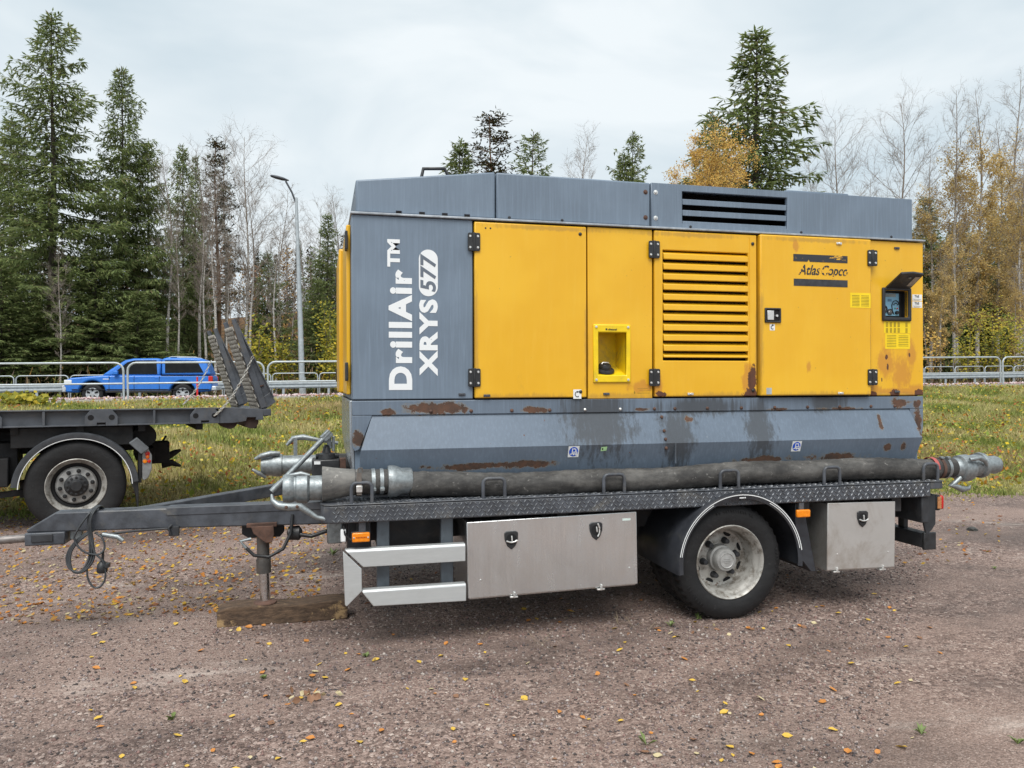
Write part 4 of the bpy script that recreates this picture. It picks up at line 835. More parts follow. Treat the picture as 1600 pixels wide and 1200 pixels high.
for i in range(17): MB().box(-4.45, 1.60, .09+i*.137, .09+i*.137+.131, 1.155, 1.183-.002*(i % 3)).build('deck_plank', simple('deck_wood', (.13, .105, .08), .9, 0, .3, 6) if i == 0 else bpy.data.materials['deck_wood'], fb)
for y in (.62, 1.78): MB().box(-4.5, .70, y, y+.10, 80/100, 1.049).build('chassis_beam', FBD, fb, .005)
for x in np.arange(-4.2, 1.9, .6): MB().box(x, x+.07, .07, 2.41, 1.05, 1.150).build('cross_member', FBD, fb)
for xr in (1.56, 1.80):
    MB().lathe([(0, 0), (.085, 0), (.085, .45), (0, .45)], 'y', (xr, .04, ZB+.015), 28).build('rear_roller', simple('roller_rust', (.055, .034, .028), .8, 0, .4, 12) if xr < 1.7 else bpy.data.materials['roller_rust'], fb, 0, 40)
def big_wheel(x, y, s):
    c = (x, y, .485); prof = [(.295, .02), (.33, .004), (.40, 0), (.445, .006), (.470, .022), (.484, .045), (.486, .09), (.480, .10), (.486, .11), (.486, .24), (.470, .28), (.40, .30), (.30, .28)]
    w_ = MB().lathe([(r, s*t) for r, t in prof], 'y', c, 96); w_.v = [(a, b, max(z, .004)) for a, b, z in w_.v]; o = w_.build('wheel', TYRE, fb, 0, 40)
    MB().lathe([(r, s*t) for r, t in ((.290, .03), (.293, .016), (.286, .012), (.276, .022), (.264, .06), (.240, .09))], 'y', c, 64).build('rim_lip', RIM, o, 0, 50)
    MB().lathe([(r, s*t) for r, t in ((.242, .085), (.235, .12), (.215, .125), (.19, .10))], 'y', c, 48).build('rim_barrel', FBD, o, 0, 50)
    MB().lathe([(r, s*t) for r, t in ((.20, .11), (.185, .088), (.12, .080), (.10, .075))], 'y', c, 48).build('rim', simple('rim_grey', (.36, .36, .35), .5, .2, .4, 10) if 'rim_grey' not in bpy.data.materials else bpy.data.materials['rim_grey'], o, 0, 40)
    for i in range(10):
        t = R(i*36+10); MB().lathe([(0, -s*.045), (.012, -s*.043), (.014, -s*.02), (.020, -s*.018), (.022, 0)], 'y', (x+.155*math.cos(t), y+s*.083, .485+.155*math.sin(t)), 10).build('wheel_nut', FBD, o, 0, 40)
    MB().lathe([(r, s*t) for r, t in ((.118, .08), (.112, .045), (.092, .03), (.062, .022), (.058, .008), (.050, .0), (0, 0))], 'y', c, 40).build('hub', BLK, o, 0, 35)
    for i in range(12): t = R(i*30); MB().lathe([(0, -.012*s), (.013, -.010*s), (.014, 0)], 'y', (x+.088*math.cos(t), y+s*.030, .485+.088*math.sin(t)), 8).build('hub_bolt', BLK, o)
    return o
big_wheel(0, 0, 1); big_wheel(0, 2.5, -1)
MB().tube([(0, .25, .485), (0, 2.25, .485)], .07, 12).build('axle', FBD, fb, 0, 50)
fm = MB(); vs_ = []; N = 36
for i in range(N+1):
    t = R(176)+(R(4)-R(176))*i/N; cs, sn = math.cos(t), math.sin(t)
    for rr_, y in ((.520, -.02), (.530, -.026), (.585, -.026), (.592, -.01), (.592, .34), (.585, .34), (.585, -.005), (.520, -.012)): vs_.append((.005+rr_*cs*1.01, y, .465+rr_*sn))
fm.add(vs_, [(i*8+j, i*8+(j+1) % 8, (i+1)*8+(j+1) % 8, (i+1)*8+j) for i in range(N) for j in range(8)]+[tuple(range(7, -1, -1)), tuple(N*8+j for j in range(8))])
fmo = fm.build('mudguard', simple('flatbed_mudguard', (.055, .06, .068), .45, 0, .3, 6), fb, 0, 40)
sm_ = MB(); vv = []
for i in range(41):
    t = R(178-i*176/40); vv += [(.005+.5235*math.cos(t)*1.01, -.0285, .465+.5235*math.sin(t)), (.005+.5315*math.cos(t)*1.01, -.0295, .465+.5315*math.sin(t))]
sm_.add(vv, [(2*i, 2*i+1, 2*i+3, 2*i+2) for i in range(40)]).build('trim_stripe', WHT, fmo)
MB().prism([(.52, .50), (.60, .50), (.602, .22), (.585, .22), (.57, .36)], 'y', .02, .32).build('mud_flap', BLK, fb, .004)
MB().box(-1.3, -.55, .30, .9, .55, .95).box(-.95, -.62, .1, .32, .50, .80).build('battery_box', FBD, fb, .01)
MB().tube([(-1.9, .45, .62), (-.62, .45, .62)], .12, 14).build('air_tank', FBD, fb, 0, 50)
MB().bar((-1.2, .2, .36), (-.35, .25, .44), .08, .06).build('suspension_arm', FBD, fb, .004); MB().lathe([(0, 0), (.12, 0), (.12, .18), (0, .18)], 'z', (-.42, .35, .36), 16).build('air_bellow', FBD, fb, 0, 40)
MB().lathe([(0, 0), (.125, 0), (.125, 1.9), (0, 1.9)], 'y', (.67, .25, .985), 24).build('spring_drum', FBD, fb, 0, 40)
MB().box(-.6, .55, .10, 2.4, .90, 1.115).build('subframe', FBD, fb, .01)
bxo = MB().hexa([(.505, -.02, .925), (.585, -.02, .985), (.705, -.02, .865), (.625, -.02, .800)], [(.505, .20, .925), (.585, .20, .985), (.705, .20, .865), (.625, .20, .800)]).build('wheel_chock', simple('chock_grey', (.12, .13, .14), .6), fb, .006)
lp = MB().prism([(.635, .85), (.70, .85), (.735, .78), (.735, .62), (.70, .53), (.655, .50), (.635, .52)], 'y', .04, .30).build('tail_lamp', simple('lamp_housing', (.30, .31, .31), .4, .2), fb, .008)
for x, z, r, m in ((.690, .800, .026, RED), (.690, .765, .022, simple('orange_lens', (.9, .16, .01), .25)), (.665, .715, .024, AMB), (.706, .715, .020, RED)): MB().lathe([(0, -.016), (r*.8, -.012), (r, 0)], 'y', (x, .040, z), 16).build('lamp_lens', m, lp, 0, 50)
MB().box(.60, .632, .03, .32, .48, .86).build('lamp_carrier', FBD, fb, .004)
ck = MB().box(.78, .98, .95, 1.25, .60, .86).tube([(.90, 1.1, .84), (.95, 1.1, .93)], .014, 8).tube([(.95, 1.1, .66), (1.06, 1.1, .72), (1.12, 1.1, .745)], [.05, .035, .015], 8).tube([(.90, 1.1, .58), (1.02, 1.1, .585), (1.12, 1.1, .54)], [.06, .04, .015], 8); ck.build('towing_coupling', FBD, fb, .012)
MB().box(.60, .80, .8, 1.7, .66, .80).build('coupling_beam', FBD, fb, .006)
# ramps
GRT = simple('worn_grating', (.24, .225, .20), .6, .3, .3, 30)
def ramp(y0):
    A = Vector((1.905, 0, 1.285)); Bp = Vector((1.575, 0, 2.325)); u = (Bp-A).normalized(); nrm = Vector((u.z, 0, -u.x)); LN = (Bp-A).length
    def P(t, o, y): q = A+u*t+nrm*o; return (q.x-(y-y0)*.035, y, q.z)
    root = None
    for ys in (y0, y0+.55):
        m = MB().hexa([P(0, 0, ys), P(LN, 0, ys), P(LN, .03, ys), P(.08, .175, ys)], [P(0, 0, ys+.012), P(LN, 0, ys+.012), P(LN, .03, ys+.012), P(.08, .175, ys+.012)])
        m.hexa([P(LN, .028, ys-.03), P(.08, .172, ys-.03), P(.08, .186, ys-.03), P(LN, .042, ys-.03)], [P(LN, .028, ys+.0), P(.08, .172, ys), P(.08, .186, ys), P(LN, .042, ys)])
        m.hexa([P(0, 0, ys-.03), P(LN, 0, ys-.03), P(LN, .05, ys-.03), P(0, .075, ys-.03)], [P(0, 0, ys-.018), P(LN, 0, ys-.018), P(LN, .05, ys-.018), P(0, .075, ys-.018)])
        o = m.build('ramp_frame', FBG, fb, .003); root = root or o
        for t in (.25, .60): MB().hexa([P(t, .02, ys-.018), P(t+.012, .02, ys-.018), P(t+.012, .14-.1*t, ys-.018), P(t, .14-.1*t, ys-.018)], [P(t, .02, ys), P(t+.012, .02, ys), P(t+.012, .14-.1*t, ys), P(t, .14-.1*t, ys)]).build('ramp_rib', RST, o)
    g = MB(); dia, st_ = .052, .066
    nt_, ny = int(LN/dia), int(.53/st_)
    for i in range(0, nt_, 2):
        for j in range(ny):
            t = i*dia+dia/2; y = y0+.018+j*st_+(st_/2 if i % 2 else 0)
            for s in (-1, 1):
                for e in (-1, 1): g.bar(P(t, -.012, y+s*st_*.5+.02), P(t+e*dia, -.012, y+.02), .0080, .014, tuple(nrm))
    g.build('ramp_grating', GRT, root)
    MB().hexa([P(-.03, .03, y0-.012), P(.10, .01, y0-.012), P(.15, .16, y0-.012), P(.02, .19, y0-.012)], [P(-.03, .03, y0+.50), P(.10, .01, y0+.50), P(.15, .16, y0+.50), P(.02, .19, y0+.50)]).build('ramp_foot', FBG, root, .004)
ramp(.03); ramp(1.72)
MB().tube([(1.96, .0, 1.235), (1.96, 2.5, 1.235)], .045, 14).build('hinge_tube', FBG, fb, 0, 50); MB().box(1.93, 2.02, -.01, .03, 1.20, 1.28).build('hinge_lug', FBG, fb, .006)
# chains hold the ramps up
def chain(name, p, q, sag, label):
    root = empty(name, (-2.548, 9.078, 0), (0, 0, R(14.10))); tag(root, label, 'chain')
    p, q = Vector(p), Vector(q); L_ = (q-p).length; n = int(L_/.036)
    ring = MB().tube([(.012*math.cos(t)*2.0 if abs(math.cos(t)) > 0 else 0, .012*math.sin(t), 0) for t in np.linspace(0, 2*math.pi, 10, endpoint=False)], .0048, 6, closed=True).build('chain_link', simple('chain_zinc', (.62, .60, .55), .4, .6) if 'chain_zinc' not in bpy.data.materials else bpy.data.materials['chain_zinc'], root, 0, 60)
    me = ring.data; first = True
    for i in range(n):
        t = (i+.5)/n; c = p.lerp(q, t)-Vector((0, 0, sag*4*t*(1-t))); d = (q-p)-Vector((0, 0, sag*4*(1-2*t)))
        o = ring if first else bpy.data.objects.new('chain_link', me)
        if not first: COL.objects.link(o); o.parent = root
        first = False
        o.matrix_local = Matrix.Translation(c) @ d.to_track_quat('X', 'Z').to_matrix().to_4x4() @ Matrix.Rotation(R(90*(i % 2)+15), 4, 'X')
chain('chain', (1.385, -.03, 1.215), (1.81, -.025, 1.905), .09, 'steel chain holding the nearer raised ramp to the flatbed side')
chain('chain', (1.20, 1.68, 1.31), (1.55, 1.69, 1.90), .07, 'steel chain holding the farther raised ramp, seen past the blue car')

# ------------------------------------------------------------------ blue pickup on the road
BLUE = simple('blue_car_paint', (.028, .175, .60), .28, 0, .08, 3, .0); GLS = simple('tinted_glass', (.010, .011, .012), .15, 0, .2, 3, 0, spec=.15)
CARZ = float(edge_z(-7))-.22
car = empty('pickup_truck', (-9.72, 33.0, CARZ)); tag(car, 'bright blue pickup with a hardtop canopy driving left on the road', 'pickup')
def arch(cx, cz, r, n=12): return [(cx+r*math.cos(R(180-180*i/n)), cz+r*math.sin(R(180-180*i/n))) for i in range(n+1)]
lower = [(.10, .42), (.02, .52), (.0, .78), (.05, .90), (.28, 1.00), (.9, 1.06), (1.45, 1.10), (5.36, 1.12), (5.42, 1.02), (5.40, .56), (5.30, .46)] + arch(4.30, .42, .47)[::-1] + arch(1.02, .42, .47)[::-1]
bd = MB().prism(lower, 'y', 0, 1.9); bd.v = [(a, b+(.03 if b < 1 else -.03)*(1 if c > 1.0 else 0)+(.05 if c < .5 else 0)*(1 if b < 1 else -1), c) for a, b, c in bd.v]; bd.build('body', BLUE, car, .07, None, 4)
def cabin(name, poly, mat, y0=.06, y1=1.84, k=.22, z0=1.09, bev=.07):
    m = MB().prism(poly, 'y', y0, y1); m.v = [(a, b+(c-z0)*k*(1 if b < 1 else -1), c) for a, b, c in m.v]; return m.build(name, mat, car, bev)
cabin('cab', [(1.34, 1.09), (1.62, 1.32), (2.14, 1.70), (2.45, 1.775), (3.30, 1.79), (3.47, 1.77), (3.47, 1.09)], BLUE)
cabin('canopy', [(3.50, 1.115), (3.50, 1.77), (3.7, 1.825), (4.9, 1.81), (5.14, 1.74), (5.36, 1.13)], BLUE, k=.20)
cabin('side_window', [(1.72, 1.15), (2.24, 1.62), (2.5, 1.70), (3.30, 1.71), (3.36, 1.15)], GLS, .052, 1.848, bev=0)
cabin('canopy_window', [(3.64, 1.20), (3.62, 1.71), (4.82, 1.70), (5.08, 1.22)], GLS, .050, 1.85, .20, bev=0)
MB().hexa([(1.42, .20, 1.17), (1.42, 1.70, 1.17), (2.06, 1.58, 1.66), (2.06, .32, 1.66)], [(1.44, .20, 1.15), (1.44, 1.70, 1.15), (2.06, 1.58, 1.635), (2.06, .32, 1.635)]).build('windscreen', GLS, car)
for y in (.27, 1.60): MB().tube([(3.75, y, 1.82), (3.85, y, 1.86), (4.75, y, 1.85), (4.86, y, 1.80)], .018, 8).build('roof_rail', GALV2, car, 0, 50)
MB().box(.02, .16, .10, 1.8, .78, .92).build('headlamp_bar', WHT, car, .03); MB().box(-.05, .10, .02, 1.88, .44, .74).build('front_bumper', simple('bumper_silver', (.62, .65, .68), .35, .3), car, .04)
MB().box(5.36, 5.56, .06, 1.84, .50, .68).build('rear_bumper', bpy.data.materials['bumper_silver'], car, .03)
for y in (-.004, 1.72): MB().box(5.27, 5.43, y, y+.18, .80, 1.08).build('tail_light', RED, car, .02)
MB().box(1.78, 1.96, -.14, .02, 1.12, 1.28).build('mirror', BLUE, car, .03)
MB().box(1.5, 3.9, -.02, .03, .42, .50).build('side_step', BLK, car, .01)
for x in (2.55, 3.36): MB().box(x-.08, x+.08, -.004, .03, .97, 1.00).build('door_handle', BLUE, car, .006)
MB().box(1.40, 1.62, -.003, .02, .94, .97).build('wing_vent', WHT, car)
for x in (1.02, 4.30):
    for y, s in ((.02, 1), (1.88, -1)):
        wo = MB().lathe([(r, s*t) for r, t in ((.24, .01), (.33, 0), (.372, .02), (.38, .06), (.38, .20), (.33, .24))], 'y', (x, y, .384), 40).build('wheel', TYRE, car, 0, 40)
        MB().lathe([(r, s*t) for r, t in ((.245, .012), (.225, .03), (.06, .025), (0, .02))], 'y', (x, y, .384), 30).build('rim', simple('alloy', (.62, .63, .64), .35, .5) if 'alloy' not in bpy.data.materials else bpy.data.materials['alloy'], wo, 0, 40)
        for i in range(5): t = R(i*72+18); MB().add([(x+.09*math.cos(t-.3), y+s*.018, .384+.09*math.sin(t-.3)), (x+.21*math.cos(t-.22), y+s*.018, .384+.21*math.sin(t-.22)), (x+.21*math.cos(t+.22), y+s*.018, .384+.21*math.sin(t+.22)), (x+.09*math.cos(t+.3), y+s*.018, .384+.09*math.sin(t+.3))], [(0,1,2,3)]).build('spoke_gap', SEAM, wo)
        MB().lathe([(0, 0), (.46, 0)], 'y', (x, y+s*.26, .42), 30).build('wheel_well', SEAM, car)

for x in (1.62, 2.52, 3.44): MB().box(x-.008, x+.008, -.003, .02, .50, 1.07).build('door_seam', SEAM, car)
MB().box(.3, 5.3, -.006, .02, .52, .56).build('sill_line', SEAM, car)
MB().box(.03, .30, -.004, .06, .78, .92).build('headlamp', WHT, car, .02)
MB().box(3.49, 5.40, .022, .06, 1.10, 1.13).build('canopy_seam', SEAM, car)

# ------------------------------------------------------------------ railings along the road
def frame_panel(w, h, r, z_off, rail=.026, mid=()):
    m = MB(); pts = [(0, 0, -.25), (0, 0, h-r)]+[(r-r*math.cos(R(t)), 0, h-r+r*math.sin(R(t))) for t in (22, 45, 68, 90)]+[(w-r+r*math.sin(R(t)), 0, h-r+r*math.cos(R(t))) for t in (0, 22, 45, 68, 90)]+[(w, 0, -.25)]
    m.tube(pts, rail, 10)
    for z in mid: m.tube([(0, 0, z), (w, 0, z)], rail*.85, 8)
    return m
slope = math.atan(.0138)
nr = empty('bridge_railing', (0, 0, 0)); tag(nr, 'galvanised tube railing on the near edge of the road', 'railing')
base = frame_panel(3.585, 1.10, .22, 0, .030, (.53,)).build('railing_panel', GALV2, nr, 0, 50)
for i, n_ in enumerate(range(-8, 20)):
    x = -5.19+3.69*n_; o = base if i == 0 else base.copy()
    if i: COL.objects.link(o); o.parent = nr
    o.location = (x, 23.1, float(edge_z(x))); o.rotation_euler = (0, -slope, 0)
fr_ = empty('arched_railing', (0, 0, 0)); tag(fr_, 'low railing of rounded tube panels on the far side of the road', 'railing')
base = frame_panel(2.02, .98, .16, 0, .026, (.60,)).build('railing_panel', GALV2, fr_, 0, 50)
for i, n_ in enumerate(range(-16, 40)):
    x = -10.6+2.10*n_; o = base if i == 0 else base.copy()
    if i: COL.objects.link(o); o.parent = fr_
    o.location = (x, 37.0, float(edge_z(x))-.02); o.rotation_euler = (0, -slope, 0)
gd = empty('guard_rail', (0, 0, 0)); tag(gd, 'corrugated steel crash barrier behind the far lane', 'guard rail')
wp = [(0, -.15), (.0, -.13), (-.05, -.10), (-.05, -.05), (0, -.015), (0, .015), (-.05, .05), (-.05, .10), (0, .13), (0, .15), (.006, .15), (.006, -.15)]
bm_ = MB().prism(wp, 'x', 0, 3.99).build('rail_beam', GALV2, gd, 0, 40); pm_ = MB().box(-.05, .05, .01, .08, -.75, .12).build('rail_post', GALV2, gd, .004)
for i, n_ in enumerate(range(-8, 21)):
    x = 4.*n_; o = bm_ if i == 0 else bm_.copy(); q_ = pm_ if i == 0 else pm_.copy()
    if i:
        for e in (o, q_): COL.objects.link(e); e.parent = gd
    zc = float(edge_z(x))+.42; o.location = (x, 36.3, zc); o.rotation_euler = (0, -slope, 0); q_.location = (x+.3, 36.3, zc)
    q2 = pm_.copy(); COL.objects.link(q2); q2.parent = gd; q2.location = (x+2.3, 36.3, zc+.03)
st_ = MB().tube([(-3.76, 25.5, float(edge_z(-3.76))), (-3.76, 25.5, float(edge_z(-3.76))+.72)], .028, 8).build('marker_stake', simple('red_stake', (.62, .03, .03), .5), None, 0, 50); tag(st_, 'thin red marker stake standing on the road verge', 'marker stake')
# street lamp
lz = 1.0; ln_ = empty('street_lamp', (-.90, 38.2, lz)); tag(ln_, 'tall grey street lamp with a bent arm behind the road', 'street lamp')
MB().tube([(0, 0, -.4), (-.10, 0, 3.2), (-.30, 0, 9.5)], [.15, .125, .065], 16).build('pole', GALV2, ln_, 0, 50)
MB().tube([(0, 0, -.05), (-.012, 0, .9)], .165, 16).build('pole_base', GALV2, ln_, 0, 50)
MB().tube([(-.29, 0, 9.2), (-.50, -.02, 9.75), (-.78, -.05, 10.25)], .045, 8).build('arm', DST, ln_, 0, 50)
MB().lathe([(0, -.46), (.10, -.40), (.15, -.15), (.14, .15), (.06, .40), (0, .44)], 'x', (0, 0, 0), 16).build('lamp_head', DST, ln_, 0, 60)
lh = [c for c in ln_.children if c.name.startswith('lamp_head')][0]; lh.location = (-1.05, -.05, 10.38); lh.rotation_euler = (0, R(12), 0); lh.scale = (1, 1, .55)

# ------------------------------------------------------------------ trees
def leafmat(name, stops, rough=.7, trans=.25):
    k = NB(name); g = k.n('ShaderNodeNewGeometry'); c = k.cramp(g.outputs['Random Per Island'], stops); k.st(k.b.inputs['Base Color'], c); k.b.inputs['Roughness'].default_value = rough; k.b.inputs['Specular IOR Level'].default_value = .2
    if trans:
        t = k.n('ShaderNodeBsdfTranslucent'); k.l(c, t.inputs['Color']); m = k.n('ShaderNodeMixShader'); m.inputs[0].default_value = trans; k.l(k.b.outputs[0], m.inputs[1]); k.l(t.outputs[0], m.inputs[2]); k.l(m.outputs[0], k.out.inputs[0])
    return k.m
NEED = leafmat('spruce_needles', [(0, (.105, .135, .055)), (.35, (.185, .240, .090)), (.7, (.250, .310, .115)), (.93, (.33, .37, .15)), (1, (.30, .24, .14))], .7, .38)
PINE = leafmat('pine_needles', [(0, (.05, .06, .03)), (.4, (.085, .095, .042)), (.75, (.12, .105, .06)), (1, (.15, .11, .075))], .7, 0)
GOLD = leafmat('golden_leaves', [(0, (.42, .29, .11)), (.35, (.58, .41, .15)), (.75, (.70, .52, .20)), (1, (.66, .56, .32))], .6, .45)
ORNG = leafmat('orange_leaves', [(0, (.52, .29, .08)), (.5, (.66, .42, .10)), (1, (.74, .56, .18))], .6, .3)
YELG = leafmat('yellow_green_leaves', [(0, (.13, .15, .025)), (.4, (.26, .26, .04)), (.8, (.48, .40, .05)), (1, (.60, .44, .04))], .6, .3)
k = NB('spruce_bark'); BARK = k.done(k.mix(k.noise(8, 6), (.055, .045, .038), (.14, .12, .10)), .95)
k = NB('birch_bark'); f = k.ramp(k.noise(2.2, 7, .75, k.mapv((3, 3, 9))), .50, .58); BIRCH = k.done(k.mix(f, (.52, .49, .45), (.09, .075, .065)), .8)
k = NB('twig_bark'); TWIG = k.done(k.mix(k.noise(3), (.17, .14, .115), (.32, .27, .225)), .9)
k = NB('pine_bark'); PBARK = k.done(k.mix(k.noise(4, 6, vec=k.mapv((2, 2, .6))), (.11, .07, .05), (.27, .15, .085)), .95)

class Q:
    """collects quads/tris fast"""
    def __init__(s): s.v = []; s.f = []
    def quad(s, a, b, c, d): n = len(s.v); s.v += [a, b, c, d]; s.f.append((n, n+1, n+2, n+3))
    def mesh(s, name, mat):
        me = bpy.data.meshes.new(name); v = np.array([tuple(p) for p in s.v], dtype=np.float32); f = np.array(s.f, dtype=np.int32); n, (m, k_) = len(v), f.shape
        me.vertices.add(n); me.vertices.foreach_set('co', v.ravel()); me.loops.add(m*k_); me.loops.foreach_set('vertex_index', f.ravel()); me.polygons.add(m); me.polygons.foreach_set('loop_start', np.arange(0, m*k_, k_, dtype=np.int32)); me.update(calc_edges=True); me.materials.append(mat); return me
def sprays(q, P, D, L_, wd):
    """one drooping needle twig: a narrow pointed blade"""
    s = D.cross(Vector((random.gauss(0, .6), random.gauss(0, .6), 1))); s = s.normalized()*wd if s.length > 1e-4 else Vector((wd, 0, 0))
    e = P+D*L_; m = P+D*L_*.45; q.quad(P, m+s, e, m-s)
def spruce_mesh(seed, H=20., Rb=3.3, base=.05, dens=1., up=.0, gap=0., irr=.25):
    """returns (trunk MB, needle mesh, branch MB) for a spruce of height H and base radius Rb"""
    random.seed(seed); trunk = MB(); tr_ = [(0.05*math.sin(i*.9+seed), .05*math.cos(i*.7), H*i/10) for i in range(11)]; trunk.tube(tr_, [max(.015, .010*H*(1-i/10)**.9) for i in range(11)], 8)
    q = Q(); z = H*base
    side_gain = [random.uniform(1-irr, 1+irr) for _ in range(8)]
    while z < H*.985:
        t = (z/H-base)/(1-base); env = 1.12*Rb*((1-t)**.78)*(.70+.30*min(1, t*5))*(1-.12*math.sin(t*17+seed)-.08*math.sin(t*41))+.12
        nb = max(3, int(round((5.5 if t < .8 else 4.2)*dens)))
        a0 = random.random()*6.28
        for b in range(nb):
            if random.random() < gap: continue
            a = a0+6.283*b/nb+random.gauss(0, .22); L_ = env*random.uniform(.70, 1.1)*side_gain[int(a/6.283*8) % 8]
            dirv = Vector((math.cos(a), math.sin(a), 0)); slope_ = (.55*(t-.45)+up)+random.gauss(0, .07)
            prev = Vector((0, 0, z)); n = max(3, int(L_/.22))
            path = []
            for i in range(n+1):
                s = i/n; path.append(Vector((0, 0, z))+dirv*(L_*s)+Vector((0, 0, L_*(slope_*s-.42*s*s*(1-t*.8)+.30*s**3))))
            trunk.tube([path[0], path[n//2], path[-1]], [.022+.010*L_*.5, .014, .006], 3, False)
            for i in range(1, n+1):
                p = path[i]; d = (path[i]-path[i-1]).normalized(); sdir = d.cross(Vector((0, 0, 1))).normalized(); s = i/n
                w_ = (.24+.55*math.sin(min(1, s*1.10)*2.5))*min(1.1, .3+L_*.40)
                for sg in (-1, 1):
                    for c in range(3):
                        tw = (d*random.uniform(.35, .9)+sdir*sg*random.uniform(.4, 1.)+Vector((0, 0, random.uniform(-.75, .05)))).normalized()
                        ln_2 = max(.16, w_*random.uniform(.5, 1.)); sprays(q, p+sdir*sg*random.uniform(0, .06), tw, ln_2, random.uniform(.022, .042))
                        if ln_2 > .3:
                            m = p+tw*ln_2*.55
                            for _ in range(2): sprays(q, m, (tw*.6+Vector((random.gauss(0, .35), random.gauss(0, .35), -.55))).normalized(), random.uniform(.14, .30), random.uniform(.02, .038))
                if random.random() < .6: sprays(q, p, Vector((random.gauss(0, .15), random.gauss(0, .15), -1)).normalized(), random.uniform(.15, .38), .03)
                sprays(q, p, d, .28, .032)
        z += random.uniform(.20, .34)*(H/20)**.5*(1.0 if t < .85 else .7)/max(.6, dens)
    for i in range(10): sprays(q, Vector((0, 0, H*.955+i*.1*H/20)), Vector((random.gauss(0, .5), random.gauss(0, .5), .8)).normalized(), .22, .03)
    return trunk, q
def pine_mesh(seed, H=16., Rb=1.8):
    random.seed(seed); trunk = MB(); trunk.tube([(.12*math.sin(i*.8+seed), .1*math.cos(i*.6), H*i/8) for i in range(9)], [max(.02, .009*H*(1-i/8.2)) for i in range(9)], 8); q = Q()
    for b in range(95):
        t = random.uniform(.22, 1)**.8; z = H*t; a = random.random()*6.283; L_ = Rb*random.uniform(.5, 1.05)*(1.05-t)**.55*1.15
        d = Vector((math.cos(a), math.sin(a), random.uniform(.15, .75))).normalized(); e = Vector((0, 0, z))+d*L_; m = Vector((0, 0, z))+d*L_*.5+Vector((0, 0, -.08)); trunk.tube([(0, 0, z), m, e], [.03, .02, .008], 3, False)
        for _ in range(int(16*L_)+5):
            s = random.uniform(.3, 1.05); p = Vector((0, 0, z))+d*L_*s+Vector((random.gauss(0, .14), random.gauss(0, .14), random.gauss(0, .12)))
            for _k in range(3): sprays(q, p, Vector((random.gauss(0, 1), random.gauss(0, 1), random.gauss(.4, .8))).normalized(), random.uniform(.12, .26), .028)
    return trunk, q
def birch_mesh(seed, H=16., spread=2.6, leaves=0., lmax=.75, fork=False, clear=.28):
    random.seed(seed); trunk = MB(); crown = MB(); q = Q()
    pts = [Vector((.16*math.sin(i*.6+seed)*i/6, .14*math.cos(i*.5+seed)*i/6, H*i/12)) for i in range(13)]
    rad = [max(.012, .0078*H*(1-i/12.4)**.9) for i in range(13)]; trunk.tube(pts[:9], rad[:9], 8, False); crown.tube(pts[8:], rad[8:], 5)
    def at(t): i = min(11, int(t*12)); return pts[i].lerp(pts[i+1], t*12-i)
    def leaf(p, n_):
        for _ in range(n_):
            c = p+Vector((random.gauss(0, .13), random.gauss(0, .13), random.gauss(-.05, .13))); u = Vector((random.gauss(0, 1), random.gauss(0, 1), random.gauss(0, 1))).normalized()*random.uniform(.045, .075); v = u.orthogonal().normalized()*u.length*.8
            q.quad(c-u, c+v, c+u, c-v)
    def twig(p, d, L_, r, lev, zr):
        n = 4; path = [p]; cur = p; dd = d.copy()
        for i in range(n):
            dd = (dd+Vector((random.gauss(0, .14), random.gauss(0, .14), (.10 if lev < 2 else -.10)+random.gauss(0, .06)))).normalized(); cur = cur+dd*L_/n; path.append(cur)
        crown.tube(path, [r*(1-.17*i) for i in range(n+1)], 3, False)
        if lev < 3:
            for _ in range((6, 6, 4)[lev]):
                s = random.uniform(.25, 1.); i = min(n-1, int(s*n)); b = path[i].lerp(path[i+1], s*n-i); ax = Vector((random.gauss(0, 1), random.gauss(0, 1), random.gauss(.3, .6))).normalized()
                twig(b, (dd*.9+ax*.75).normalized(), L_*random.uniform(.35, .60), r*.52, lev+1, zr)
        if leaves and lev >= 1 and zr < lmax:
            if random.random() < leaves: leaf(path[-1], 3); leaf(path[2], 2)
    nb = int(24+H*.9)
    for b in range(nb):
        t = clear+(1-clear)*(b+random.random())/nb; t = min(.985, t); a = b*2.4+random.gauss(0, .4); env = spread*(.35+1.5*(t-clear)/(1-clear)*(1.02-t)/(1-clear))*random.uniform(.7, 1.15)
        d = Vector((math.cos(a), math.sin(a), random.uniform(.65, 1.35))).normalized(); twig(at(t), d, env*1.15, max(.010, .0022*H*(1-t)+.008), 0 if t < .9 else 1, t)
    return trunk, crown, q
VAR = {}
